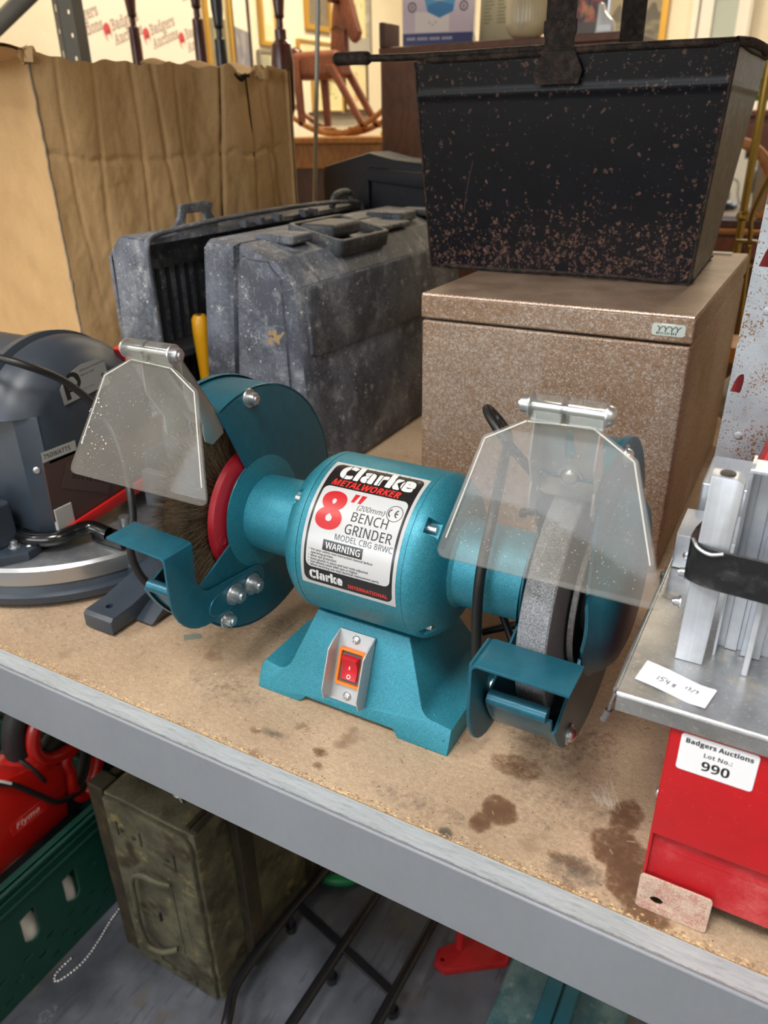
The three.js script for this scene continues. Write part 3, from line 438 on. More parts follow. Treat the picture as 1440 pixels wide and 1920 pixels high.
// ---------------------------------------------------------------- room shell and lamps
{
  const floorTex = DT(1024, 1024, (x, y) => { const i = (y & 511) * N + (x & 511), j = ((y >> 1) & 511) * N + ((x >> 1) & 511), k = ((x * 2) & 511) * N + ((y >> 2) & 511); let c = mix3([60, 62, 68], [100, 104, 114], clamp(0.5 + (nG[j] - 0.5) * 1.5 + (nE[i] - 0.5) * 0.9)); if (nB[j] > 0.6) c = mix3(c, [84, 80, 76], clamp((nB[j] - 0.6) * 5)); if (nH[k] < 0.32) c = mix3(c, [48, 50, 58], 0.3); if (nA[j] > 0.66 && nD[i] > 0.6) c = mix3(c, [130, 129, 126], 0.5); return c; });
  const fm = std({ map: rep(floorTex, 0.9), roughness: 0.5, roughnessMap: rep(DT(N, N, (x, y, i) => 150 + nG[i] * 150, false), 0.7), bumpMap: rep(soft, 0.4), bumpScale: 0.002 });
  const wallMap = DT(N, N, (x, y, i) => mul([236, 226, 204], 0.95 + 0.07 * nA[i] + 0.03 * nD[i]));
  const wm = std({ map: rep(wallMap, 1.5), roughness: 0.85, bumpMap: rep(soft, 0.3), bumpScale: 0.001 }), cm = std({ color: 0xe6e4de, roughness: 0.9 });
  const x0 = -2.56, x1 = 3.2, z0 = -5.26, z1 = 3.4;
  struct('floor', span(x0 - 0.1, x1 + 0.1, FLOOR - 0.1, FLOOR, z0 - 0.1, z1 + 0.1), fm);
  struct('ceiling', span(x0 - 0.1, x1 + 0.1, CEIL, CEIL + 0.1, z0 - 0.1, z1 + 0.1), cm);
  struct('wall_left', span(x0 - 0.1, x0, FLOOR, CEIL, z0, z1), wm);
  struct('wall_right', span(x1, x1 + 0.1, FLOOR, CEIL, z0, z1), wm);
  // back wall with a window opening, front wall with a wide shop window
  const wallZ = (name, z, holes) => { const s = new THREE.Shape(); s.moveTo(x0 - 0.1, FLOOR); s.lineTo(x1 + 0.1, FLOOR); s.lineTo(x1 + 0.1, CEIL); s.lineTo(x0 - 0.1, CEIL); for (const [a, b, c, d] of holes) { const h = new THREE.Path(); h.moveTo(a, c); h.lineTo(a, d); h.lineTo(b, d); h.lineTo(b, c); s.holes.push(h); } struct(name, ext(s, 0.1).translate(0, 0, z), wm); };
  const WB = [-0.36, 0.75, 0.545, 0.86], WF = [-2.3, 0.6, 0.55, 1.75];
  wallZ('wall_back', z0 - 0.1, [WB]); wallZ('wall_front', z1, [WF]);
  const wood = std({ color: 0xf2efe8, roughness: 0.5 }), glass = phy({ color: 0xffffff, transmission: 1, thickness: 0, roughness: 0.02 });
  const win = (name, [a, b, c, d], z, bars) => {
    const g = new THREE.Group(); g.name = name; g.userData.kind = 'structure'; scene.add(g);
    const f = 0.04; mesh('window_frame', [span(a, b, c, c + f, z, z + 0.08, 0.004), span(a, b, d - f, d, z, z + 0.08, 0.004), span(a, a + f, c, d, z, z + 0.08, 0.004), span(b - f, b, c, d, z, z + 0.08, 0.004)], wood, g);
    for (let i = 0; i < bars; i++) { const u = lerp(a, b, i / bars), v = lerp(a, b, (i + 1) / bars); mesh('pane', span(u + 0.02, v - 0.02, c + 0.02, d - 0.02, z + 0.035, z + 0.041), glass, g); if (i) mesh('glazing_bar', span(u - 0.02, u + 0.02, c, d, z + 0.01, z + 0.07, 0.003), wood, g); }
  };
  win('window_1', WB, z0 - 0.09, 2); win('window_2', WF, z1 + 0.01, 3);
  struct('baseboard_left', span(x0, x0 + 0.015, FLOOR, FLOOR + 0.1, z0, z1), wood); struct('baseboard_back', span(x0, x1, FLOOR, FLOOR + 0.1, z0, z0 + 0.015), wood);
  // daylight through the windows
  const day = (x, y, z, w, h, k, tx, tz) => { const l = new THREE.RectAreaLight(new THREE.Color(0.86, 0.93, 1), k, w, h); l.position.set(x, y, z); l.lookAt(x + tx, y, z + tz); scene.add(l); };
  day((WF[0] + WF[1]) / 2, (WF[2] + WF[3]) / 2, z1 - 0.03, WF[1] - WF[0] - 0.1, WF[3] - WF[2] - 0.1, 7, 0, -1);
  day((WB[0] + WB[1]) / 2, (WB[2] + WB[3]) / 2, z0 + 0.03, WB[1] - WB[0] - 0.1, WB[3] - WB[2] - 0.1, 6, 0, 1);
  // ceiling panels
  const fr = std({ color: 0xe9e9e6, roughness: 0.5 });
  LAMPS.forEach(([x, z, w, d, k, warm], i) => {
    const col = warm ? new THREE.Color(1, 0.84, 0.6) : new THREE.Color(1, 0.965, 0.92);
    const t = thing('ceiling_light', ['square white ceiling panel above the aisle in front of the grinder', 'square white ceiling panel above the aisle to the right', 'square white ceiling panel above the aisle to the left', 'square warm ceiling panel above the rocking horse', 'square warm ceiling panel nearest the far corner of the picture wall', 'square warm ceiling panel above the dressing mirror'][i], 'ceiling light', [x, CEIL, z], 0, 'square ceiling panels');
    mesh('frame', [span(-w / 2 - 0.03, w / 2 + 0.03, -0.04, 0, -d / 2 - 0.03, -d / 2, 0.003), span(-w / 2 - 0.03, w / 2 + 0.03, -0.04, 0, d / 2, d / 2 + 0.03, 0.003), span(-w / 2 - 0.03, -w / 2, -0.04, 0, -d / 2, d / 2, 0.003), span(w / 2, w / 2 + 0.03, -0.04, 0, -d / 2, d / 2, 0.003)], fr, t);
    mesh('diffuser', span(-w / 2, w / 2, -0.03, -0.024, -d / 2, d / 2), std({ color: 0xffffff, emissive: col, emissiveIntensity: 3, roughness: 0.6 }), t);
    const l = new THREE.RectAreaLight(col, k, w, d); l.position.set(x, CEIL - 0.036, z); l.lookAt(x, FLOOR, z); scene.add(l);
  });
  // garden behind the back window: a hedge and a bank of grass
  const leafM = std({ map: rep(DT(N, N, (x, y, i) => mix3([92, 134, 32], [196, 224, 96], clamp(0.5 + (nB[i] - 0.5) * 2.4))), 0.5), roughness: 0.7, side: THREE.DoubleSide });
  seed = 71; const hp = [], q = V(0, 0, 0); for (let k = 0; k < 9000; k++) { const a = rnd() * 6.283, b = rnd() * 6.283, s = 0.035 + rnd() * 0.03; q.set(-1.5 + rnd() * 3.5, FLOOR + rnd() * 2.6, -6.6 - rnd() * 0.5 - 0.15 * Math.sin(k)); for (let j = 0; j < 3; j++) { const t = a + j * 2.1; hp.push(q.x + Math.cos(t) * s, q.y + Math.sin(t) * s * 0.8, q.z + Math.sin(t + b) * s * 0.6); } }
  const hg = new THREE.BufferGeometry(); hg.setAttribute('position', new THREE.Float32BufferAttribute(hp, 3)); hg.computeVertexNormals();
  const h = mesh('hedge', [hg, span(-1.6, 2.1, FLOOR, 1.6, -7.1, -6.85, 0.05)], leafM, scene); tag(h, 'bright green leafy hedge outside the far window', 'hedge');
  const gr = mesh('ground', span(-4, 5, FLOOR - 0.12, FLOOR - 0.1, -9, z0 - 0.12), std({ color: 0x6f8a3c, roughness: 1 }), scene); gr.userData.kind = 'structure';
  const sun = new THREE.DirectionalLight(0xfff4e0, 3.2); sun.position.set(-3, 7, 1.5); sun.target.position.set(0.2, 0, -7); scene.add(sun, sun.target); sun.castShadow = true; sun.shadow.camera.left = -8; sun.shadow.camera.right = 8; sun.shadow.camera.top = 8; sun.shadow.camera.bottom = -8; sun.shadow.camera.far = 30; sun.shadow.mapSize.set(2048, 2048);
}
// ---------------------------------------------------------------- things on the shelf
const at = (name, label, cat, O, group) => {      // a thing authored in world coordinates: P() moves its pieces to the thing's own base
  const t = thing(name, label, cat, O, 0, group);
  return { t, P: (n, geos, mat, par = t, lab) => mesh(n, [].concat(geos).flat().map((q) => q.translate(-O[0], -O[1], -O[2])), mat, par, lab) };
};
const print = (w, h, tex, m) => ({ g: plate(w, h), m: phy({ map: tex, roughness: 0.45, clearcoat: 0.1, ...m }) });
const blueGrey = phy({ map: rep(DT(N, N, (x, y, i) => mul([48, 58, 70], 0.92 + 0.14 * nG[i] + 0.04 * nD[i])), 0.2), roughness: 0.42, clearcoat: 0.2, clearcoatRoughness: 0.4, bumpMap: rep(flecks, 0.06), bumpScale: 0.00005 });
// ---- mitre saw
{
  const { t, P } = at('mitre_saw', 'dark blue-grey mitre saw with silver turntable, left of the grinder', 'mitre saw', [-0.51, -0.0006, -0.225]);
  const C = [-0.51, -0.225], R = 0.185;
  P('base', [latheY([[0.02, 0.004], [R + 0.002, 0.004], [R + 0.006, 0.008], [R + 0.007, 0.016], [R + 0.001, 0.0185], [R - 0.002, 0.027], [0.02, 0.027]], 96).translate(C[0], 0, C[1]), span(-0.72, -0.7, 0, 0.02, -0.3, -0.15, 0.004)], blueGrey);
  // foot arm at the right front, its top rising backwards
  const arm = extX([[-0.068, 0.004], [-0.068, 0.019], [-0.072, 0.0225], [-0.1, 0.024], [-0.2, 0.043], [-0.33, 0.043], [-0.33, 0.004]], -0.326, -0.284, 0.0018);
  const web = extX([[-0.1, 0.005], [-0.15, 0.03], [-0.3, 0.03], [-0.3, 0.005]], -0.284, -0.26, 0.0015), hole = cyl(V(-0.305, 0.01, -0.087), V(-0.305, 0.05, -0.087), 0.0042, 0.0042, 16).toNonIndexed(); boxUV(hole);
  boxUV(arm); P('foot', [cut(arm, hole), web, span(-0.32, -0.288, 0, 0.005, -0.085, -0.072), span(-0.42, -0.3, 0.004, 0.032, -0.34, -0.15, 0.003)], blueGrey);
  const tab = std({ map: rep(DT(N, N, (x, y, i) => mul([150, 153, 158], 0.8 + 0.3 * nG[i] + (white[i] > 0.97 ? 0.18 : 0))), 0.1), metalness: 0.75, roughness: 0.45 }), band = std({ color: 0xb5b8bc, metalness: 0.85, roughness: 0.28, bumpMap: rep(brushed, 0.05), bumpScale: 0.00005 });
  const tt = P('turntable', latheY([[0.02, 0.028], [R, 0.028], [R + 0.0005, 0.046], [R - 0.003, 0.0495]], 120).translate(C[0], 0, C[1]), band);
  P('turntable_top', latheY([[R - 0.003, 0.0495], [R - 0.006, 0.0502], [0.001, 0.0502]], 96).translate(C[0], 0, C[1]), tab, tt);
  // upper blade guard: drum with a rounded rim, swept round the blade axis
  const gy = 0.16, gz = -0.2, gr = 0.117, prof = [[-0.49, 0.02], [-0.49, gr - 0.004], [-0.482, gr], [-0.47, gr + 0.0015], [-0.4665, gr - 0.009], [-0.463, gr - 0.009], [-0.46, gr - 0.002], [-0.448, gr - 0.0025], [-0.434, gr - 0.007], [-0.422, gr - 0.017], [-0.414, gr - 0.03], [-0.4105, gr - 0.036], [-0.4105, 0.02]];
  const drum = latheX(prof, gy, gz, 96), cutB = bx(0.2, 0.3, 0.5, -0.45, gy - 0.157, gz).toNonIndexed(), cutC = bx(0.2, 0.2, 0.1, -0.45, gy - 0.09, gz + 0.118).toNonIndexed(); const cutD = bx(0.3, 0.208, 0.13, -0.45, 0.104, -0.065).toNonIndexed(); boxUV(cutD); boxUV(drum); boxUV(cutB); boxUV(cutC);
  const gd = P('blade_guard', cut(drum, cutB, cutD), blueGrey);
  P('guard_skirt', [span(-0.47, -0.418, 0.1, 0.17, -0.27, -0.122, 0.004), span(-0.476, -0.404, 0.06, 0.12, -0.3, -0.262, 0.004)], blueGrey, gd);
  const drkRed = phy({ color: 0x4b3436, roughness: 0.35, metalness: 0.3 });
  const bl = P('blade_cover', extX([[-0.122, 0.156], [-0.119, 0.086], [-0.15, 0.074], [-0.26, 0.086], [-0.3, 0.12], [-0.306, 0.156]], -0.4135, -0.4105), std({ color: 0x5b4a49, metalness: 0.5, roughness: 0.35 }), t, 'lower blade guard with printed warning');
  const red = phy({ color: 0xd0201d, roughness: 0.35, clearcoat: 0.3 });
  P('guard_lever', [extX([[-0.117, 0.066], [-0.117, 0.073], [-0.15, 0.077], [-0.262, 0.089], [-0.262, 0.074], [-0.16, 0.0655]], -0.409, -0.405, 0.0008)], red);
  P('rear_tip', [extX([[-0.266, 0.247], [-0.274, 0.25], [-0.286, 0.238], [-0.274, 0.23]], -0.436, -0.42, 0.002)], red);
  // block that carries the pivot, with a bevelled top
  const hb = extY([[-0.58, -0.166], [-0.412, -0.166], [-0.411, -0.127], [-0.43, -0.111], [-0.58, -0.106]], 0.07, 0.209, 0.002); { const p = hb.attributes.position; for (let i = 0; i < p.count; i++) if (p.getY(i) > 0.15) p.setY(i, p.getY(i) - Math.max(0, -0.43 - p.getX(i)) * 0.34); }
  const head = P('head_block', hb, blueGrey);
  P('screw', domeScrew(V(-0.42, 0.148, -0.119), V(0.7, 0, 0.7), 0.0042, 0.002), M.zinc, head);
  P('knob', [extY([[-0.478, -0.066], [-0.458, -0.063], [-0.45, -0.076], [-0.462, -0.086], [-0.48, -0.082]], 0.118, 0.134, 0.0015), cyl(V(-0.465, 0.1, -0.075), V(-0.465, 0.12, -0.075), 0.006), span(-0.56, -0.452, 0.06, 0.112, -0.1, -0.062, 0.004)], blueGrey, head);
  P('clamp_ring', new THREE.TorusGeometry(0.02, 0.004, 10, 40).rotateY(0.35).translate(-0.478, 0.093, -0.052), M.black, head);
  P('motor', [cylX(0.05, -0.74, -0.485, 0.222, -0.19, 48), cylX(0.053, -0.75, -0.72, 0.222, -0.19, 48), span(-0.7, -0.5, 0.17, 0.225, -0.165, -0.135, 0.01), cylX(0.02, -0.53, -0.5, 0.222, -0.137, 24)], blueGrey);
  const lens = std({ color: 0xb9bcbb, metalness: 0.3, roughness: 0.4 });
  P('chip_deflector', span(-0.4145, -0.4095, 0.068, 0.1, -0.146, -0.121, 0.0015), lens, gd, 'bare grey insert');
  const glossy = phy({ color: 0x0e0f11, roughness: 0.16, clearcoat: 0.6, clearcoatRoughness: 0.1 });
  P('clamp_handle', [tube([[-0.49, 0.066, -0.125], [-0.474, 0.066, -0.109], [-0.44, 0.066, -0.101], [-0.41, 0.067, -0.114], [-0.4, 0.069, -0.136], [-0.392, 0.069, -0.15], [-0.368, 0.064, -0.154]], 0.0085, 60, 12), bx(0.05, 0.012, 0.022, -0.366, 0.058, -0.158, 0.003)], glossy);
  P('thumb_screw', [cyl(V(-0.365, 0.06, -0.178), V(-0.365, 0.077, -0.178), 0.0065, 0.0065, 14), cyl(V(-0.365, 0.05, -0.178), V(-0.365, 0.06, -0.178), 0.004)], M.zinc);
  const fm = std({ map: rep(DT(N, N, (x, y, i) => mul([118, 122, 128], 0.85 + 0.3 * nG[i])), 0.1), metalness: 0.4, roughness: 0.5 });
  P('fence', span(-0.405, -0.3, 0.0505, 0.1, -0.262, -0.25, 0.002), fm); P('fence', span(-0.68, -0.5, 0.0505, 0.1, -0.262, -0.25, 0.002), fm);
  P('bracket', [extY([[-0.5, -0.056], [-0.44, -0.057], [-0.421, -0.085], [-0.424, -0.104], [-0.47, -0.126], [-0.5, -0.126]], 0.0505, 0.061, 0.0015), span(-0.53, -0.478, 0.05, 0.1, -0.128, -0.062, 0.003)], blueGrey);
  P('bracket_bolt', [...hexBolt(V(-0.446, 0.061, -0.087), V(0, 1, 0), 0.0048, 0.006), ...domeScrew(V(-0.433, 0.061, -0.097), V(0, 1, 0), 0.0042, 0.002) ? [domeScrew(V(-0.433, 0.061, -0.097), V(0, 1, 0), 0.0042, 0.002)] : []], M.zinc);
  // printed plates on the guard
  const st = canvasTex(512, 320, (c, w, h) => { c.fillStyle = '#8f9396'; c.fillRect(0, 0, w, h); c.fillStyle = '#15181b'; c.beginPath(); c.moveTo(40, 290); c.lineTo(40, 120); c.arc(130, 120, 90, Math.PI, 0); c.arc(150, 150, 72, -0.2, 1.6); c.lineTo(96, 222); c.lineTo(96, 190); c.lineTo(150, 186); c.arc(150, 150, 34, 1.4, -0.4, true); c.arc(128, 118, 44, -0.2, Math.PI, true); c.lineTo(86, 290); c.fill(); c.fillRect(84, 196, 90, 26); c.font = 'bold 32px sans-serif'; c.fillStyle = '#3b4045'; c.fillText('205mm Compound', 232, 70); c.fillText('Mitre Saw', 232, 118); c.font = '28px sans-serif'; c.fillText('230V~50Hz', 210, 262); c.fillRect(440, 180, 40, 44); });
  const X = -0.4098;
  const onX = (w, h, y, z, roll) => plate(w, h).rotateZ(roll).rotateY(Math.PI / 2).translate(X, y, z);
  const sg = ext(SH([[-0.034, -0.0165], [0.034, -0.0165], [0.034, 0.012], [0.024, 0.0165], [0.002, 0.0185], [-0.02, 0.014], [-0.034, 0.002]]), 0.0004); { const p = sg.attributes.position, uv = sg.attributes.uv; for (let i = 0; i < p.count; i++) uv.setXY(i, (p.getX(i) + 0.034) / 0.068, (p.getY(i) + 0.0165) / 0.035); sg.userData.keepUV = true; }
  P('maker_plate', sg.rotateZ(0.1).rotateY(Math.PI / 2).translate(X, 0.2305, -0.196), print(1, 1, st).m, gd, 'grey printed maker plate');
  const wt = canvasTex(512, 128, (c, w, h) => { c.fillStyle = '#a6a8a6'; c.fillRect(0, 0, w, h); c.fillStyle = '#35393c'; c.font = 'bold 84px sans-serif'; c.fillText('750WATTS', 20, 94); });
  P('power_plate', onX(0.046, 0.0115, 0.163, -0.1445, -0.02), print(1, 1, wt).m, gd, 'small plate reading 750WATTS');
  const sb = canvasTex(512, 256, (c, w, h) => { c.fillStyle = '#5b4a49'; c.fillRect(0, 0, w, h); c.translate(w / 2, h / 2); c.rotate(Math.PI); c.fillStyle = '#2c2627'; c.font = 'bold 74px sans-serif'; c.fillText('SAW BLADE', -225, 30); c.font = 'bold 34px sans-serif'; c.fillText('CAUTION', -90, 90); });
  P('blade_print', onX(0.07, 0.03, 0.118, -0.175, -0.5), phy({ map: sb, metalness: 0.4, roughness: 0.4 }), bl, 'upside-down lettering on the blade cover');
  P('power_cord', tube([[-0.58, 0.245, -0.15], [-0.5, 0.272, -0.11], [-0.43, 0.283, -0.094], [-0.385, 0.275, -0.106], [-0.37, 0.248, -0.142], [-0.35, 0.205, -0.165], [-0.315, 0.17, -0.15], [-0.285, 0.15, -0.125], [-0.277, 0.125, -0.116], [-0.276, 0.09, -0.104], [-0.268, 0.055, -0.108], [-0.25, 0.026, -0.13], [-0.22, 0.0075, -0.16], [-0.2, 0.0062, -0.23]], 0.0042, 140, 10), M.rubber);
}
// ---- large cardboard box, open at the top
{
  const card = DT(1024, 1024, (x, y) => { const i = (y & 511) * N + (x & 511), j = ((y >> 1) & 511) * N + ((x >> 1) & 511), fl = Math.sin(x * 2 * Math.PI / 16) * 0.006; return mul(mix3([188, 152, 105], [208, 172, 123], clamp(0.5 + (nG[j] - 0.5) * 0.8 + (nC[i] - 0.5) * 0.3)), 0.99 + fl + (nD[i] - 0.5) * 0.05); });
  const flute = DT(N, N, (x, y, i) => 128 + 26 * Math.sin(x * 2 * Math.PI / 16) + 150 * (nA[i] - 0.5) + 60 * (nD[i] - 0.5), false);
  const cm = std({ map: rep(card, 0.4), roughness: 0.8, bumpMap: rep(flute, 0.12), bumpScale: 0.0005, side: THREE.DoubleSide });
  const raw = std({ color: 0x7d6648, roughness: 0.9 }), inkM = std({ color: 0x2b2118, roughness: 0.9 });
  const t = thing('cardboard_box', 'big tan open cardboard box with crushed rim, behind the mitre saw', 'cardboard box', [-0.775, 0, -0.505], -0.3117);
  const H = 0.585, D = 0.473, Wd = 0.5, th = 0.005;
  const wob = (s, y) => 0.004 * Math.sin(s * 21 + 1) * (0.3 + y) + 0.003 * Math.sin(s * 47 + y * 9) + 0.005 * Math.sin(y * 13 + s * 5) * s;
  const crease = (d, w, k) => -k * Math.exp(-(d * d) / (w * w));
  const sideX = (s, y) => {            // bulge of the right wall: creases across and down, a dent near the bottom
    let v = wob(s, y) + crease(y - 0.452 + 0.008 * Math.sin(s * 9), 0.004, 0.0034) + crease(y - 0.40 - s * 0.05, 0.004, 0.0012) * sstep(0.1, 0.0, Math.abs(s - 0.1));
    for (const [c, k, w] of [[0.045, 0.002, 0.003], [0.09, 0.0026, 0.004], [0.15, 0.0022, 0.003], [0.2, 0.003, 0.0035], [0.245, 0.0026, 0.003], [0.31, 0.0042, 0.0032], [0.365, 0.0034, 0.0032], [0.415, 0.002, 0.004], [0.44, 0.0025, 0.006]]) v += crease(s - c - 0.012 * Math.sin(y * 7 + c * 30), w, k) * sstep(0.12, 0.4, y);
    v += crease(Math.hypot(s - 0.28, (y - 0.4) * 0.7), 0.012, 0.003) + 0.012 * sstep(0.45, 0.585, y) * Math.sin(s * 40) * 0.25 - 0.02 * sstep(0.4, 0.473, s) * y;
    return v;
  };
  const wrk = (s, y) => { const j = ((Math.floor(y * 900) & 511) * N + (Math.floor(s * 1500) & 511)); return (nA[j] - 0.5) * 0.011 + (nB[j] - 0.5) * 0.003; };
  const topY = (s) => H - 0.006 * sstep(0, 0.05, s) + 0.0025 * Math.sin(s * 60) + 0.0015 * Math.sin(s * 173) - 0.012 * sstep(0.3, 0.36, s) * sstep(0.47, 0.4, s) * (0.5 + 0.5 * Math.sin(s * 90));
  const slab = (fn, nu, nv, off) => { const a = quadGrid(fn, nu, nv), b = quadGrid((u, v) => fn(u, v).add(off), nu, nv), r = quadGrid((u, v) => fn(u, 1).add(off.clone().multiplyScalar(v)), nu, 1); return [a, b, r]; };
  const rw = slab((u, v) => V(sideX(u * D, v * H) + wrk(u * D, v * H) * sstep(0, 0.04, u), v * topY(u * D), -u * D), 180, 150, V(-th, 0, 0));
  mesh('right_wall', rw, cm, t);
  mesh('front_wall', slab((u, v) => V(lerp(-Wd, -0.002, u), v * (H - 0.003 - 0.004 * Math.sin(u * 7)), 0.004 * Math.sin(u * 3.1) * v + crease(v * H - 0.45, 0.006, 0.001) + 0.001 * Math.sin(v * 40 + u * 9)), 40, 40, V(0, 0, -th)), cm, t);
  mesh('back_wall', slab((u, v) => V(lerp(-Wd, 0, u), v * (H - 0.01), -D + 0.006 + 0.003 * Math.sin(u * 9)), 20, 10, V(0, 0, -th)), cm, t);
  mesh('left_wall', span(-Wd - th, -Wd, 0, H - 0.01, -D, 0), cm, t);
  mesh('bottom', span(-Wd, -0.004, 0, 0.005, -D + 0.005, -0.004), cm, t);
  seed = 12; const seam = []; for (let k = 0; k <= 40; k++) { const y = 0.17 + (k / 40) * 0.405; seam.push([0.0012 + sideX(0, y) * 0.6 + (rnd() - 0.5) * 0.0022, y, 0.0014 + (rnd() - 0.5) * 0.0016]); }
  mesh('corner_seam', tube(seam, 0.0017, 160, 6), std({ map: rep(DT(N, N, (x, y, i) => mix3([96, 82, 66], [190, 178, 160], nD[i])), 0.03), roughness: 0.95 }), t, 'split corner showing grey paper');
  // flaps: one bent outwards at the front, one folded in at the back, crushed corner tufts
  mesh('flap', slab((u, v) => V(lerp(-Wd, 0.01, u), H - 0.004 + 0.014 * Math.sin(v * 2.6) - 0.012 * v * v - 0.004 * (1 - u), 0.085 * v * (0.55 + 0.45 * u)), 24, 10, V(0, 0.0045, 0)), cm, t);
  mesh('flap', slab((u, v) => V(-0.02 - v * 0.12 + 0.008 * Math.sin(u * 12), H - 0.02 + 0.022 * v + 0.006 * Math.sin(u * 15) * v, lerp(-0.25, -D + 0.012, u)), 30, 8, V(0, 0.0045, 0)), cm, t);
  const tuft = (x, y, z, n, s0) => { seed = s0; const l = []; for (let k = 0; k < n; k++) { const a = rnd() * 6.28, q = quadGrid((u, v) => V((u - 0.5) * 0.024, v * 0.018 * (0.6 + rnd() * 0.6), 0.006 * Math.sin(u * 5 + k)), 5, 3); l.push(q.rotateX((rnd() - 0.5) * 1.2).rotateY(a).translate(x + (rnd() - 0.5) * 0.015, y - 0.012, z + (rnd() - 0.5) * 0.02)); } return l; };
  mesh('crushed_corner', tuft(0, H, -0.002, 7, 3), cm, t); mesh('crushed_corner', tuft(0.0, H - 0.01, -D + 0.06, 6, 9), cm, t);
  seed = 15; const crk = (s, y0, y1, r) => tube(Array.from({ length: 9 }, (_, k) => { const y = lerp(y0, y1, k / 8), q = s + 0.012 * Math.sin(y * 7 + s * 30); return [sideX(q, y) + 0.0003, y, -q]; }), r, 40, 5);
  mesh('torn_crease', [crk(0.31, 0.33, 0.575, 0.0011), crk(0.365, 0.42, 0.57, 0.0011), ...[0, 1, 2].map((k) => tube([[sideX(0.352, 0.565) + 0.001, 0.568 - k * 0.004, -0.345 - k * 0.006], [sideX(0.37, 0.56) + 0.002, 0.558 + k * 0.003, -0.36], [sideX(0.38, 0.56), 0.566, -0.374 - k * 0.003]], 0.0025, 12, 5))], inkM, t, 'dark torn crease');
}
// ---- open grey tool case on edge: the near half closed towards us, the lid leaning open on the left
const dusty = canvasTex(1024, 1024, (c, w, h) => {
  const img = c.createImageData(w, h), d = img.data; let o = 0;
  for (let y = 0; y < h; y++) for (let x = 0; x < w; x++) { const i = (y & 511) * N + (x & 511), j = ((y >> 1) & 511) * N + ((x >> 1) & 511), k = ((y >> 1) & 511) * N + ((x * 2) & 511); let q = mix3([62, 67, 78], [120, 126, 138], clamp(0.44 + (nA[j] - 0.5) * 1.9 + (nC[i] - 0.5) * 0.5)); if (nB[j] > 0.6) q = mix3(q, [158, 160, 163], clamp((nB[j] - 0.6) * 4) * (0.4 + 0.6 * nD[i])); if (nH[k] > 0.77) q = mix3(q, [168, 170, 172], 0.4); d[o] = q[0]; d[o + 1] = q[1]; d[o + 2] = q[2]; d[o + 3] = 255; o += 4; }
  c.putImageData(img, 0, 0); seed = 515; c.lineCap = 'round';
  for (let k = 0; k < 620; k++) { const x = rnd() * w, y = rnd() * h, a = rnd() * 6.28, l = 4 + rnd() * rnd() * 70, b = a + (rnd() - 0.5) * 1.6; c.strokeStyle = rnd() > 0.25 ? `rgba(196,198,198,${0.2 + rnd() * 0.45})` : 'rgba(30,32,36,0.5)'; c.lineWidth = 0.7 + rnd() * 1.6; c.beginPath(); c.moveTo(x, y); c.quadraticCurveTo(x + Math.cos(a) * l * 0.5, y + Math.sin(a) * l * 0.5, x + Math.cos(b) * l, y + Math.sin(b) * l); c.stroke(); }
  for (let k = 0; k < 1500; k++) { c.fillStyle = `rgba(216,216,212,${0.35 + rnd() * 0.6})`; const r = 0.6 + rnd() * rnd() * rnd() * 6; c.beginPath(); c.ellipse(rnd() * w, rnd() * h, r, r * (0.6 + rnd()), rnd() * 3, 0, 7); c.fill(); }
  for (let q = 0; q < 26; q++) { const X = rnd() * w, Y = rnd() * h, R = 14 + rnd() * 34; for (let k = 0; k < 120; k++) { const t = rnd() * 6.28, r = rnd() * R; c.fillStyle = `rgba(200,200,198,${0.15 + rnd() * 0.4})`; c.beginPath(); c.arc(X + Math.cos(t) * r, Y + Math.sin(t) * r * 1.3, 0.8 + rnd() * 2, 0, 7); c.fill(); } }
}); dusty.wrapS = dusty.wrapT = THREE.RepeatWrapping;
const caseM = std({ map: rep(dusty, 0.34), roughness: 0.6, bumpMap: rep(flecks, 0.05), bumpScale: 0.0002 });
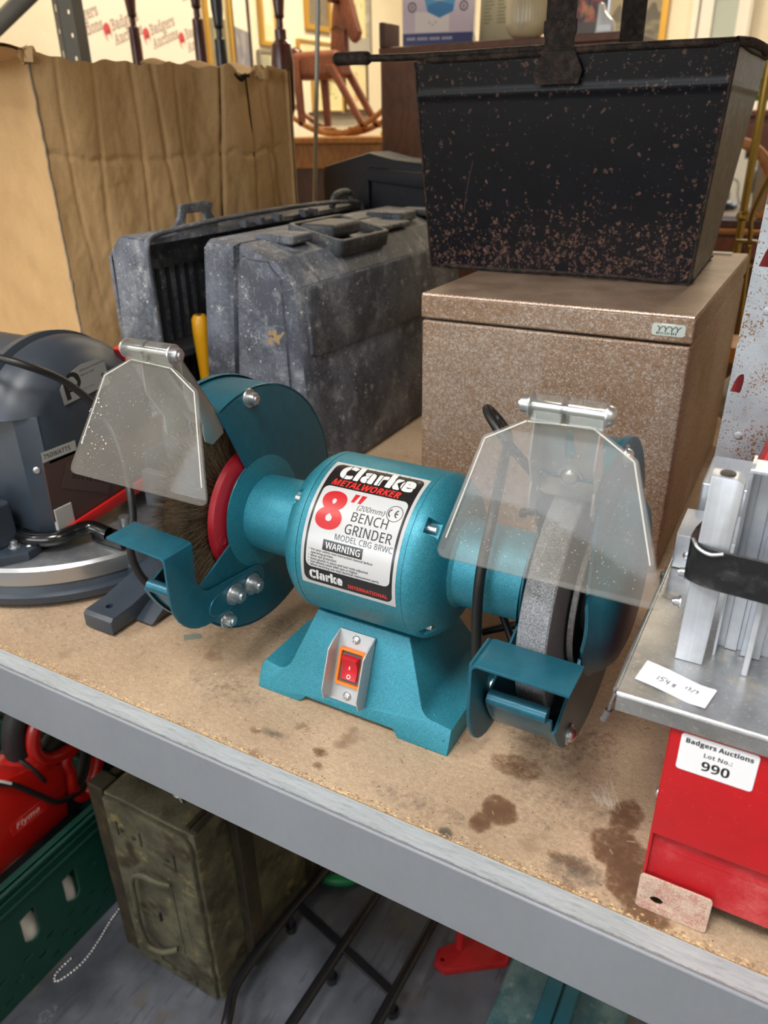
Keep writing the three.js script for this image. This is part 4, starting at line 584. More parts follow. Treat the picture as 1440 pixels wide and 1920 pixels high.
{
  const { t, P } = at('tool_case', 'scuffed dark grey plastic tool case standing on edge with its lid open', 'tool case', [-0.43, 0, -0.76]);
  const Z0 = -1.03, Z1 = -0.485, D = Z1 - Z0, sec = (pts) => ext(pts, D, 0.013).translate(0, 0, Z0);
  P('case_half', [sec([[-0.508, 0.004], [-0.453, 0.004], [-0.414, 0.342], [-0.465, 0.345], [-0.474, 0.335]])], caseM);
  const shell = P('case_shell', [sec([[-0.449, 0.002], [-0.306, 0.002], [-0.3, 0.02], [-0.318, 0.29], [-0.345, 0.325], [-0.4, 0.341], [-0.411, 0.341]])], caseM);
  // raised side panel and end panel, ribs
  const pan = extX([[-0.505, 0.196], [-0.506, 0.284], [-0.515, 0.289], [-0.99, 0.289], [-1.0, 0.28], [-1.0, 0.185], [-0.99, 0.178], [-0.52, 0.19]], -0.322, -0.307, 0.004), pp = pan.attributes.position; for (let i = 0; i < pp.count; i++) pp.setX(i, pp.getX(i) - (pp.getY(i) - 0.19) * 0.066);
  P('side_panel', [pan], caseM, shell);
  P('end_panel', [ext([[-0.44, 0.02], [-0.33, 0.02], [-0.338, 0.3], [-0.36, 0.322], [-0.4, 0.325], [-0.408, 0.318]], 0.012, 0.004).translate(0, 0, Z1 - 0.007)], caseM, shell);
  P('latch_pad', [span(-0.425, -0.36, 0.335, 0.348, -0.6, -0.545, 0.004), span(-0.43, -0.36, 0.333, 0.349, -0.93, -0.87, 0.004), span(-0.42, -0.34, 0.333, 0.346, -1.01, -0.97, 0.005)], caseM, shell);
  const tray = rrect(0.1, 0.15, 0.012); tray.holes.push(rrect(0.084, 0.134, 0.008));
  const hd = P('handle', [ext(tray, 0.024, 0.003).rotateX(-Math.PI / 2).rotateZ(-0.22).translate(-0.375, 0.322, -0.69), bx(0.062, 0.02, 0.085, -0.378, 0.344, -0.675, 0.007).rotateZ(0)], std({ map: rep(dusty, 0.3), roughness: 0.6, color: 0xb9b6b0 }));
  P('handle_well', span(-0.42, -0.34, 0.33, 0.338, -0.87, -0.775, 0.003), caseM, hd);
  // open lid: shell with ribbed inside
  const X0 = -0.622, X1 = -0.531, LZ0 = -1.05, LZ1 = -0.448, w = 0.004;
  const lid = P('lid', [ext([[X0, 0.004], [X0 + w, 0.004], [X0 + w + 0.006, 0.32], [X0 + 0.014, 0.325], [X0 + 0.004, 0.31]], LZ1 - LZ0, 0.001).translate(0, 0, LZ0),
    ext([[X0 + 0.004, 0.004], [X1, 0.004], [X1 - 0.01, 0.345], [X0 + 0.03, 0.348], [X0 + 0.008, 0.32]], 0.007, 0.003).translate(0, 0, LZ1 - 0.007),
    ext([[X0, 0.004], [X1, 0.004], [X1 - 0.01, 0.345], [X0 + 0.03, 0.348], [X0 + 0.008, 0.32]], 0.006, 0.002).translate(0, 0, LZ0),
    ext([[X0 + 0.008, 0.312], [X0 + 0.03, 0.341], [X1 - 0.01, 0.338], [X1 - 0.01, 0.345], [X0 + 0.03, 0.348], [X0 + 0.002, 0.318]], LZ1 - LZ0 - 0.004, 0.001).translate(0, 0, LZ0 + 0.002)], caseM);
  P('lid_rim', [tube([[X1, 0.006, LZ1 - 0.003], [X1 - 0.009, 0.34, LZ1 - 0.003], [X1 - 0.01, 0.347, LZ1 - 0.012], [X1 - 0.01, 0.347, LZ0 + 0.01], [X1 - 0.009, 0.34, LZ0 + 0.003], [X1, 0.006, LZ0 + 0.003]], 0.004, 120, 8)], caseM, lid);
  const ribs = []; for (let z = LZ0 + 0.03; z < LZ1 - 0.02; z += 0.022) ribs.push(span(X0 + 0.006, X0 + 0.014, 0.03, 0.29, z, z + 0.006, 0.001)); P('inner_rib', ribs, std({ color: 0x34373e, roughness: 0.6 }), lid).userData.kind = 'stuff';
  P('inner_ledge', span(X0 + 0.006, X1 - 0.02, 0.165, 0.175, LZ0 + 0.01, LZ1 - 0.01), std({ color: 0x34373e, roughness: 0.6 }), lid);
  const la = ext((() => { const s = SH([[0, 0], [0.1, 0], [0.1, 0.012], [0.086, 0.03], [0.092, 0.043], [0.075, 0.047], [0.02, 0.045], [0.014, 0.028], [0, 0.014]]); const h = new THREE.Path([[0.024, 0.012], [0.072, 0.012], [0.07, 0.032], [0.03, 0.032]].map(([a, b]) => new THREE.Vector2(a, b))); s.holes.push(h); return s; })(), 0.007, 0.0015).rotateY(Math.PI / 2).translate(-0.562, 0.338, -0.525);
  P('latch', la, caseM);
  const clips = []; for (const z of [-0.66, -0.7, -0.75, -0.83, -0.86]) clips.push(span(X1 - 0.014, X1 + 0.001, 0.34, 0.352, z - 0.012, z, 0.001)); P('lid_clip', clips, caseM, lid);
  P('rear_catch', [tube([[X1 - 0.02, 0.345, -0.95], [X1 - 0.02, 0.366, -0.965], [X1 - 0.02, 0.366, -1.02], [X1 - 0.02, 0.346, -1.03]], 0.006, 30, 8)], caseM, lid);
  P('hinge', cyl(V(-0.518, 0.006, -1.0), V(-0.518, 0.006, -0.52), 0.006), caseM);
  for (const s2 of [-1, 1]) P('torn_sticker', [s2].flatMap((s) => { seed = 40 + s; return Array.from({ length: 9 }, () => bx(0.006 + rnd() * 0.008, 0.003 + rnd() * 0.006, 0.0012).rotateZ(rnd() * 3).rotateY(s > 0 ? 1.4 : 0.1).translate(s > 0 ? -0.311 - rnd() * 0.001 : -0.35 + (rnd() - 0.5) * 0.02, 0.222 + (rnd() - 0.5) * 0.016, s > 0 ? -0.57 + (rnd() - 0.5) * 0.02 : Z1 + 0.0045)); }), std({ color: 0x9a8260, roughness: 0.9 }), shell, 'scrap of torn brown sticker');
  const y = at('chisel', 'yellow plastic tool handle standing inside the open tool case', 'hand tool', [-0.516, 0.012, -0.512]);
  y.P('handle', [latheY([[0.0001, 0.1], [0.006, 0.1], [0.0105, 0.112], [0.01, 0.14], [0.0128, 0.2], [0.0126, 0.226], [0.009, 0.232], [0.0001, 0.232]], 28).translate(-0.516, 0, -0.512)], phy({ color: 0xd79a12, roughness: 0.4, clearcoat: 0.2 }));
  y.P('hang_hole', cyl(V(-0.516, 0.2321, -0.512), V(-0.516, 0.2326, -0.512), 0.004), M.black);
  y.P('shank', cyl(V(-0.516, 0.012, -0.512), V(-0.516, 0.1, -0.512), 0.004), M.zinc);
}
// ---- dark case at the back
{
  const { t, P } = at('power_tool_case', 'dark navy plastic case with a peaked top, behind the grey tool case', 'tool case', [-0.53, 0, -1.13]);
  const nv = std({ color: 0x191c24, roughness: 0.62, bumpMap: rep(soft, 0.1), bumpScale: 0.0006 });
  const s = [[-0.66, 0], [-0.657, 0.395], [-0.652, 0.411], [-0.565, 0.432], [-0.545, 0.437], [-0.49, 0.425], [-0.46, 0.422], [-0.43, 0.419], [-0.4, 0.405], [-0.39, 0.39], [-0.39, 0]];
  P('body', ext(s, 0.09, 0.006).translate(0, 0, -1.175), nv);
  const fr = SH([[-0.6, 0.3], [-0.4, 0.3], [-0.4, 0.4], [-0.54, 0.41]]); const h = new THREE.Path([[-0.54, 0.312], [-0.415, 0.312], [-0.418, 0.372], [-0.54, 0.385]].map(([a, b]) => new THREE.Vector2(a, b))); fr.holes.push(h);
  P('front_panel', ext(fr, 0.014, 0.003).translate(0, 0, -1.087), nv);
  P('handle_recess', span(-0.545, -0.41, 0.305, 0.388, -1.0865, -1.0845), nv);
}
{ const { P } = at('steel_rod', 'thin grey steel rod standing upright behind the cardboard box', 'rod', [-0.768, 0, -1.19]); P('rod', cyl(V(-0.779, 0, -1.19), V(-0.69, 1.0, -1.19), 0.0048, 0.0048, 14), std({ color: 0x9a9c9a, metalness: 0.6, roughness: 0.4 })); P('foot', cyl(V(-0.779, 0, -1.19), V(-0.779, 0.006, -1.19), 0.012), M.zinc); }
// ---- steel file box with rust mottling
const rustMap = DT(1024, 1024, (x, y) => { const i = (y & 511) * N + (x & 511), j = ((y >> 1) & 511) * N + ((x >> 1) & 511), k = ((y >> 2) & 511) * N + ((x >> 2) & 511); const worm = Math.abs(nC[i] - 0.5) * 4 + (nF[i] - 0.5) * 0.8, area = clamp(0.5 + (nE[k] - 0.5) * 3.2); const brown = mix3([116, 90, 68], [148, 118, 92], nH[i]), grey = mix3([158, 147, 139], [184, 173, 165], nB[j]); return mix3(brown, grey, clamp(0.1 + area * 0.62 + (worm - 0.72) * 0.85)); });
{
  const { t, P } = at('steel_file_box', 'rust-mottled brown steel file box behind the grinder, under the coal bucket', 'file box', [0.038, 0, -0.695]);
  const rm = std({ map: rep(rustMap, 0.3), roughness: 0.5, metalness: 0.25, bumpMap: rep(flecks, 0.05), bumpScale: 0.0002 });
  const top = std({ map: rep(DT(N, N, (x, y, i) => mix3([128, 106, 88], [164, 144, 126], clamp(0.5 + (nG[i] - 0.5) * 1.4 + (nD[i] - 0.5) * 0.5))), 0.3), roughness: 0.42, metalness: 0.3 });
  P('body', [span(-0.1165, 0.1925, 0, 0.272, -0.926, -0.4615, 0.003)], rm);
  P('side_sheet', span(0.188, 0.1932, 0.002, 0.27, -0.925, -0.464, 0.002), rm);
  const lid = P('lid', [span(-0.1175, 0.194, 0.2745, 0.302, -0.928, -0.4605, 0.003)], rm);
  P('lid_top', [span(-0.1165, 0.193, 0.3, 0.3038, -0.927, -0.4608, 0.0018)], top, lid);
  P('lid_edge', cyl(V(-0.115, 0.3018, -0.4622), V(0.192, 0.3018, -0.4622), 0.0021, 0.0021, 12), std({ map: rep(DT(N, N, (x, y, i) => mix3([160, 130, 108], [236, 216, 204], clamp(0.5 + (nC[i] - 0.5) * 2.4))), 0.06), roughness: 0.35, metalness: 0.4 }), lid, 'worn pale front edge');
  const bt = canvasTex(256, 112, (c, w, h) => { c.fillStyle = '#d4dcd6'; c.fillRect(0, 0, w, h); c.fillStyle = '#f4f6ee'; c.fillRect(70, 0, 100, 14); c.strokeStyle = '#60706a'; c.lineWidth = 9; for (const x of [40, 88, 136, 178]) { c.beginPath(); c.moveTo(x, 24); c.quadraticCurveTo(x + 26, 34, x + 14, 74); c.moveTo(x + 46, 24); c.quadraticCurveTo(x + 18, 40, x + 18, 74); c.stroke(); } c.fillStyle = '#50605c'; seed = 4; for (let k = 0; k < 10; k++) { c.fillRect(38 + k * 16, 78, 5 + rnd() * 7, 22); } });
  const bs = ext(rrect(0.0335, 0.0125, 0.003), 0.0006); { const p = bs.attributes.position, uv = bs.attributes.uv; for (let i = 0; i < p.count; i++) uv.setXY(i, p.getX(i) / 0.0335 + 0.5, p.getY(i) / 0.0125 + 0.5); bs.userData.keepUV = true; }
  P('badge', bs.translate(0.1685, 0.288, -0.4604), phy({ map: bt, metalness: 0.4, roughness: 0.3 }), lid, 'worn silver badge');
  P('shelf_scrap', span(0.13, 0.172, 0.3039, 0.306, -0.918, -0.9, 0), std({ color: 0xe4dfd2, roughness: 0.8 }), lid, 'white paper scrap');
}
// ---- coal bucket of black sheet steel
{
  const bl = canvasTex(1440, 1024, (c, w, h) => {
    const img = c.createImageData(w, h), d = img.data; let o = 0;
    for (let y = 0; y < h; y++) for (let x = 0; x < w; x++) { const i = (y & 511) * N + (x & 511), k = mix3([9, 10, 17], [17, 17, 25], nA[i]); d[o] = k[0]; d[o + 1] = k[1]; d[o + 2] = k[2]; d[o + 3] = 255; o += 4; }
    c.putImageData(img, 0, 0); seed = 2024;
    const spot = (x, y, r, a) => { const t = nH[((y * 3) & 511) * N + ((x * 3) & 511)], q = mix3([70, 50, 42], [124, 96, 84], t); c.fillStyle = `rgba(${q[0] | 0},${q[1] | 0},${q[2] | 0},${a})`; const n = 2 + (rnd() * 4 | 0); for (let k = 0; k < n; k++) { c.beginPath(); c.ellipse(x + (rnd() - 0.5) * r * 2.2, y + (rnd() - 0.5) * r * 2.6, r * (0.35 + rnd() * 0.7), r * (0.35 + rnd() * 0.9), rnd() * 3, 0, 7); c.fill(); } };
    for (let k = 0; k < 9000; k++) {
      const u = rnd(), v = rnd(), e = Math.min(u, 1 - u), cl = nB[((v * 900) & 511) * N + ((u * 1270) & 511)] * 1.5 - 0.3;
      const p = 0.07 + 0.8 * sstep(0.42, 0.02, v) * sstep(0.42, 0.6, cl + 0.25) + 0.75 * sstep(0.07, 0, v) + 0.5 * sstep(0.025, 0, e) + 0.17 * sstep(0.82, 1, v) + 0.35 * sstep(0.014, 0, Math.abs(v - 0.845)) + 0.1 * sstep(0.75, 1, u);
      if (rnd() < p * (0.7 + cl)) spot(u * w, (1 - v) * h, 1.4 + rnd() * rnd() * 8, 0.5 + rnd() * 0.5);
    }
    c.strokeStyle = 'rgba(104,84,74,0.75)'; c.lineWidth = 3; c.beginPath(); c.moveTo(0.2 * w, 0.45 * h); c.quadraticCurveTo(0.175 * w, 0.55 * h, 0.155 * w, 0.7 * h); c.stroke();
    for (let k = 0; k < 40; k++) { c.lineWidth = 1 + rnd(); c.globalAlpha = 0.4; const x = rnd() * w, y = rnd() * h; c.beginPath(); c.moveTo(x, y); c.lineTo(x + (rnd() - 0.5) * 40, y + (rnd() - 0.5) * 50); c.stroke(); } c.globalAlpha = 1;
  });
  const blk = phy({ map: bl, roughness: 0.38, specularIntensity: 0.55 });
  const sideSheenM = std({ map: rep(DT(N, N, (x, y, i) => mix3([28, 24, 22], [98, 86, 76], clamp(0.5 + (nC[((y >> 1) & 511) * N + x] - 0.5) * 2.2 + (nA[i] - 0.5)))), 0.14), roughness: 0.45, metalness: 0.4, bumpMap: rep(grit, 0.08), bumpScale: 0.0003 });  // grazing sheen on the black paint put into a lighter grey-brown side colour
  const rim = std({ map: rep(DT(N, N, (x, y, i) => mix3([22, 18, 17], [78, 62, 54], clamp(nB[i] * 1.6 - 0.4))), 0.1), roughness: 0.6, metalness: 0.3, bumpMap: rep(soft, 0.02), bumpScale: 0.0015 });
  const { t, P } = at('coal_bucket', 'tapered black coal bucket flecked with rust, on top of the steel file box', 'bucket', [-0.012, 0.304, -0.745]);
  const B = [[-0.186, -0.632], [0.158, -0.627], [0.149, -0.872], [-0.19, -0.877]], T = [[-0.193, -0.594], [0.175, -0.586], [0.1745, -0.885], [-0.2, -0.893]], y0 = 0.306, y1 = 0.551;
  const wall = (i, j, keep) => { const g = quadGrid((u, v) => { const bx0 = lerp(B[i][0], B[j][0], u), bz = lerp(B[i][1], B[j][1], u), tx = lerp(T[i][0], T[j][0], u), tz = lerp(T[i][1], T[j][1], u), r = 0.0022 * Math.exp(-Math.pow((v - 0.85) / 0.014, 2)); const ox = i === 0 ? 0 : i === 1 ? r : 0, oz = i === 0 ? r : 0; return V(lerp(bx0, tx, v) + ox, lerp(y0, y1, v), lerp(bz, tz, v) + oz + (i === 0 ? 0.002 * Math.sin(u * Math.PI) * Math.sin(v * 3) : 0)); }, 30, 80); g.userData.keepUV = keep; return g; };
  const mD = blk.clone(); mD.side = THREE.DoubleSide; const sD = sideSheenM.clone(); sD.side = THREE.DoubleSide;
  P('front_panel', [wall(0, 1, true)], mD);
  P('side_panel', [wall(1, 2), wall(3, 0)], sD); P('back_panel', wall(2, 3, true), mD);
  P('base', extY(B, 0.304, 0.3075), rim);
  const loop = (C, y, r, n = 200) => { const pts = []; for (let i = 0; i < 4; i++) { const a = C[i], b = C[(i + 1) % 4]; for (let k = 0; k < 8; k++) pts.push(V(lerp(a[0], b[0], (k + 0.5) / 8), y + 0.0007 * Math.sin(k * 5.3 + i), lerp(a[1], b[1], (k + 0.5) / 8))); } return tube(pts, r, n, 8, true); };
  P('rim', loop(T, 0.5525, 0.0042), rim); P('bottom_seam', loop(B, 0.3085, 0.0026), rim);
  P('corner_seam', cyl(V(0.158, 0.306, -0.6268), V(0.1752, 0.551, -0.5862), 0.0022), rim); P('corner_seam', cyl(V(-0.1862, 0.306, -0.632), V(-0.1932, 0.551, -0.594), 0.0018), rim);
  P('corner_lug', [tube([[0.173, 0.552, -0.588], [0.186, 0.551, -0.6], [0.197, 0.546, -0.625], [0.196, 0.545, -0.65]], 0.0048, 30, 8)], rim);
  // flat handle bar lying along the rim and sticking out to the left
  P('side_handle', [tube([[0.0, 0.5565, -0.592], [-0.19, 0.557, -0.596], [-0.24, 0.558, -0.597], [-0.268, 0.559, -0.598]], 0.0042, 60, 8), tube([[-0.262, 0.559, -0.598], [-0.272, 0.5595, -0.598], [-0.3, 0.56, -0.599], [-0.306, 0.56, -0.599]], 0.0078, 24, 10), ...ends([[-0.264, 0.559, -0.598], [-0.306, 0.56, -0.599]], 0.0078)], rim);
  const strap = (z, w = 0.0165) => [ext([[-w, 0], [w, 0], [w * 1.05, 0.42], [-w * 1.05, 0.42]], 0.004, 0.001).translate(-0.01, 0.553, z), ];
  const st = P('strap', [...strap(-0.587), ext([[-0.0245, -0.03], [0.0245, -0.03], [0.0285, -0.017], [0.019, 0.002], [0.0135, 0.012], [-0.0135, 0.012], [-0.019, 0.002], [-0.0285, -0.017]], 0.003, 0.001).translate(-0.01, 0.55, -0.587), ext([[-0.0135, 0], [0.0135, 0], [0.0185, 0.014], [0.0185, 0.026], [-0.0185, 0.026], [-0.0185, 0.014]], 0.0044, 0.001).translate(-0.01, 0.556, -0.5868)], rim);
  P('rivet', [domeScrew(V(-0.01, 0.5775, -0.5832), V(0, 0, 1), 0.0055, 0.003), domeScrew(V(-0.028, 0.534, -0.585), V(0, 0, 1), 0.0036, 0.002), domeScrew(V(0.008, 0.534, -0.585), V(0, 0, 1), 0.0036, 0.002)], rim, st);
  P('strap', [ext([[-0.0165, 0], [0.0165, 0], [0.0172, 0.42], [-0.0172, 0.42]], 0.004, 0.001).translate(-0.004, 0.551, -0.888)], rim);
  P('bail_top', span(-0.028, 0.014, 0.968, 0.974, -0.89, -0.583, 0.002), rim);
}
// ---- galvanised upright and a red box at the right
{
  const gal = DT(1024, 1024, (x, y) => { const i = (y & 511) * N + (x & 511), j = ((y >> 1) & 511) * N + ((x >> 1) & 511); let c = mul([166, 174, 182], 0.88 + 0.2 * nG[j] + 0.06 * nD[i]); const f = nC[i] * 0.6 + nA[j] * 0.4; if (f > 0.575) c = mix3(c, mix3([118, 84, 60], [146, 112, 86], nD[i]), clamp((f - 0.575) * 14)); return c; });
  const gm = std({ map: rep(gal, 0.16), roughness: 0.55, metalness: 0.35, bumpMap: rep(flecks, 0.06), bumpScale: 0.0002 });
  const { t, P } = at('galvanised_upright', 'rust-spotted galvanised steel upright with keyhole slots, behind the aluminium fence', 'steel upright', [0.3, 0, -0.38]);
  const s = SH([[0.238, 0], [0.37, 0], [0.37, 0.435], [0.2435, 0.435]]);
  for (const [x, y] of [[0.2515, 0.376], [0.2475, 0.264], [0.2445, 0.152]]) { const h = new THREE.Path(); h.moveTo(x - 0.0045, y - 0.008); h.lineTo(x + 0.0042, y - 0.0085); h.quadraticCurveTo(x + 0.0068, y + 0.005, x + 0.0045, y + 0.0095); h.quadraticCurveTo(x + 0.001, y + 0.01, x - 0.0012, y + 0.004); h.lineTo(x - 0.0045, y - 0.008); s.holes.push(h); }
  P('web', ext(s, 0.002).translate(0, 0, -0.38), gm);
  P('flange', span(0.368, 0.37, 0, 0.43, -0.41, -0.379), gm);
  P('cap_strip', span(0.2435, 0.37, 0.418, 0.4365, -0.382, -0.3765, 0.001), std({ color: 0x7a6458, roughness: 0.7 }), t, 'rusted top strip');
  for (const [x, y] of [[0.2615, 0.331], [0.2575, 0.215]]) P('dimple', domeScrew(V(x, y, -0.378), V(0, 0, 1), 0.004, 0.0012), gm);
  const red = std({ color: 0xc23436, roughness: 0.5, bumpMap: rep(soft, 0.1), bumpScale: 0.0004 });
  const r = at('red_metal_box', 'plain red metal box at the right edge, behind the aluminium fence', 'box', [0.37, 0, -0.336]);
  r.P('body', [ext([[0.276, 0.0], [0.45, 0.0], [0.45, 0.242], [0.288, 0.242], [0.2785, 0.2]], 0.07, 0.003).translate(0, 0, -0.371)], red); r.P('lid', span(0.29, 0.45, 0.242, 0.247, -0.371, -0.301, 0.001), red);
  const dred = std({ color: 0x8f2426, roughness: 0.5 });
  const r2 = at('red_metal_box', 'red box seen through the keyhole slots of the galvanised upright', 'box', [0.304, 0, -0.45]);
  r2.P('body', span(0.243, 0.362, 0, 0.405, -0.5, -0.4, 0.003), dred); r2.P('lid', span(0.244, 0.361, 0.405, 0.418, -0.499, -0.401, 0.003), dred);
}
// ---- red machine with a stainless table, right of the grinder
{
  const rd = DT(1024, 1024, (x, y) => { const i = (y & 511) * N + (x & 511), j = ((y >> 1) & 511) * N + ((x >> 1) & 511); let c = mul([186, 15, 24], 0.92 + 0.14 * nG[j]); if (nA[j] > 0.56) c = mix3(c, [200, 66, 68], clamp((nA[j] - 0.56) * 1.8) * (0.4 + 0.6 * nD[i])); if (white[((y >> 1) & 511) * N + ((x >> 1) & 511)] > 0.9985) c = mix3(c, [232, 170, 166], 0.7); return c; });
  const red = phy({ map: rep(rd, 0.2), roughness: 0.4, clearcoat: 0.3, clearcoatRoughness: 0.3 });
  const dust = std({ map: rep(DT(N, N, (x, y, i) => mix3([168, 108, 98], [198, 178, 162], clamp(0.78 + (nC[i] - 0.5) * 1.3 + (nG[i] - 0.5) * 1.2))), 0.05), roughness: 0.85 });
  const stainMap = DT(1024, 1024, (x, y) => { const i = (y & 511) * N + (x & 511), j = ((y >> 1) & 511) * N + ((x >> 1) & 511); let c = mul([184, 185, 186], 0.76 + 0.42 * nA[j]); if (nB[j] > 0.6) c = mix3(c, [206, 196, 176], clamp((nB[j] - 0.6) * 4)); if (nC[i] > 0.76) c = mix3(c, [226, 222, 212], 0.5); return c; });
  const steel = std({ map: rep(stainMap, 0.16), metalness: 0.8, roughness: 0.35, bumpMap: rep(soft, 0.15), bumpScale: 0.0002 });
  const { t, P } = at('table_saw', 'red metal machine with a stainless steel table, at the right of the shelf', 'table saw', [0.42, 0, -0.13]);
  P('front_panel', ext(rrect(0.29, 0.0905, 0.001, 0.4185, 0.1165), 0.002, 0.0006).translate(0, 0, -0.0125), red);
  const lowM = phy({ map: rep(DT(N, N, (x, y, i) => mix3([178, 26, 34], [206, 110, 108], clamp((nA[i] - 0.35) * 1.5 + (nD[i] - 0.5) * 0.4 + (white[i] > 0.99 ? 0.5 : 0)))), 0.16), roughness: 0.5 });
  P('lower_panel', [ext(rrect(0.29, 0.052, 0.001, 0.4185, 0.0475), 0.002, 0.0005).translate(0, 0, -0.0178), span(0.285, 0.56, 0.0565, 0.0575, -0.0162, -0.0153)], lowM);
  P('side_panel', [span(0.2725, 0.2745, 0.005, 0.162, -0.24, -0.0125, 0.0006), span(0.56, 0.562, 0.005, 0.162, -0.24, -0.0125), span(0.2725, 0.562, 0.005, 0.162, -0.24, -0.238)], red);
  const tab = rrect(0.0455, 0.032, 0.003, 0.2945, 0.0165); const hl = new THREE.Path(); hl.absellipse(0.2845, 0.0125, 0.0042, 0.0034, 0, Math.PI * 2); tab.holes.push(hl);
  P('foot', [ext(tab, 0.0016, 0.0004).translate(0, 0, -0.0118)], dust, t, 'dusty corner foot with a bolt hole'); P('foot', [span(0.52, 0.562, 0, 0.03, -0.0134, -0.0118), span(0.2725, 0.31, 0, 0.03, -0.24, -0.2384), span(0.52, 0.562, 0, 0.03, -0.24, -0.2384)], dust);
  P('side_bolt', domeScrew(V(0.2725, 0.088, -0.03), V(-1, 0, 0), 0.0042, 0.003), M.zinc);
  // table: top sheet with turned-down front and left edges
  const tp = P('table_top', [span(0.2395, 0.565, 0.1725, 0.175, -0.252, -0.008, 0.0008), span(0.24, 0.565, 0.1615, 0.1735, -0.009, -0.007, 0.0008), cyl(V(0.24, 0.1729, -0.0092), V(0.565, 0.1729, -0.0092), 0.0021, 0.0021, 12), span(0.2368, 0.2388, 0.162, 0.1735, -0.252, -0.0125, 0.0008), cyl(V(0.2389, 0.1729, -0.252), V(0.2389, 0.1729, -0.012), 0.0021, 0.0021, 12)], steel);
  P('edge_hook', [tube([[0.239, 0.1715, -0.011], [0.2375, 0.165, -0.0108], [0.2365, 0.158, -0.011], [0.2345, 0.149, -0.0125]], 0.0011, 24, 8), tube([[0.2362, 0.157, -0.0112], [0.235, 0.151, -0.0122], [0.2335, 0.1468, -0.013]], 0.0022, 14, 8)], steel, tp);
  P('edge_screw', domeScrew(V(0.2366, 0.168, -0.17), V(-1, 0, 0), 0.0038, 0.0026), M.zinc, tp);
  // aluminium fence: solid bar, channel beside it, strap round both, block behind
  const fenceT = P('fence', [ext([[0.264, 0.1752], [0.2805, 0.1752], [0.2835, 0.3], [0.279, 0.302], [0.2655, 0.302]], 0.014, 0.0008).translate(0, 0, -0.071)], M.alu);
  P('fence_channel', [span(0.284, 0.34, 0.1752, 0.303, -0.086, -0.0845), span(0.303, 0.3065, 0.1752, 0.308, -0.0845, -0.058, 0.0006), span(0.2845, 0.286, 0.1752, 0.308, -0.084, -0.071), span(0.3, 0.3115, 0.1752, 0.306, -0.0835, -0.0785, 0.0006), span(0.29, 0.2975, 0.1752, 0.302, -0.0845, -0.0825, 0.0005), span(0.338, 0.36, 0.1752, 0.3, -0.088, -0.06, 0.001), span(0.284, 0.36, 0.302, 0.3045, -0.088, -0.07, 0.0006)], M.alu, fenceT);
  P('end_screw', [cyl(V(0.2735, 0.3018, -0.0635), V(0.2735, 0.3032, -0.0635), 0.0042, 0.0042, 16), cyl(V(0.2735, 0.303, -0.0635), V(0.2735, 0.3034, -0.0635), 0.0026, 0.0026, 6)], std({ color: 0x3b3a38, metalness: 0.6, roughness: 0.5 }), fenceT);
  const strapM = std({ map: rep(DT(N, N, (x, y, i) => mix3([24, 24, 27], [84, 84, 88], clamp((nA[i] - 0.42) * 2 + (nH[((y * 2) & 511) * N + x] > 0.7 ? 0.35 : 0)))), 0.07), roughness: 0.4 });
  const sp = []; for (const [x, z] of [[0.3, -0.05], [0.285, -0.051], [0.27, -0.0535], [0.263, -0.0565], [0.2605, -0.061], [0.2605, -0.075], [0.263, -0.09]]) sp.push([x, z]);
  const strapG = quadGrid((u, v) => { const c = new THREE.CatmullRomCurve3([[0.37, -0.046], ...sp].map(([x, z]) => V(x, 0, z))), p = c.getPoint(u); return V(p.x, lerp(0.2335, 0.2585, v), p.z); }, 60, 4), strapI = quadGrid((u, v) => { const c = new THREE.CatmullRomCurve3([[0.37, -0.048], ...sp.map(([x, z]) => [x + 0.0012, z - 0.0016])].map(([x, z]) => V(x, 0, z))), p = c.getPoint(u); return V(p.x, lerp(0.2335, 0.2585, v), p.z); }, 60, 4);
  strapM.side = THREE.DoubleSide;
  P('strap', [strapG, strapI, tube([[0.37, 0.2585, -0.047], [0.3, 0.2585, -0.051], [0.27, 0.2585, -0.0545], [0.2615, 0.2585, -0.0615], [0.2615, 0.2585, -0.075]], 0.0009, 50, 6), tube([[0.37, 0.2335, -0.047], [0.3, 0.2335, -0.051], [0.27, 0.2335, -0.0545], [0.2615, 0.2335, -0.0615], [0.2615, 0.2335, -0.075]], 0.0009, 50, 6)], strapM, fenceT, 'black strap round the fence');
  P('strap_end', [tube([[0.262, 0.2605, -0.058], [0.266, 0.258, -0.0525], [0.273, 0.2565, -0.0505], [0.28, 0.2585, -0.0505]], 0.0011, 20, 6)], M.zinc, fenceT);
  P('guide_block', [ext([[0.2405, 0.1755], [0.3, 0.1755], [0.3, 0.206], [0.2405, 0.204]], 0.05, 0.0015).translate(0, 0, -0.222), span(0.246, 0.3, 0.1755, 0.222, -0.3, -0.235, 0.002)], M.alu);
  P('block_screw', [domeScrew(V(0.2505, 0.188, -0.172), V(0, 0, 1), 0.0034, 0.002), ...hexBolt(V(0.259, 0.2, -0.085), V(-1, 0, 0.2), 0.003, 0.004), ...hexBolt(V(0.2595, 0.224, -0.082), V(-1, 0, 0.2), 0.003, 0.004)], M.zinc);
  // auction lot label on the front
  const lt = canvasTex(1024, 660, (c, w, h) => { c.fillStyle = '#eceef4'; c.fillRect(0, 0, w, h); c.fillStyle = '#141414'; c.textAlign = 'center'; c.strokeStyle = '#141414'; c.lineWidth = 5; c.font = 'bold 112px sans-serif'; c.fillText('Badgers Auctions', w / 2, 150, 900); c.strokeText('Badgers Auctions', w / 2, 150, 900); c.font = 'bold 104px sans-serif'; c.fillText('Lot No.:', w / 2 + 10, 320); c.font = 'bold 236px sans-serif'; c.fillText('990', w / 2 + 6, 560, 430); });
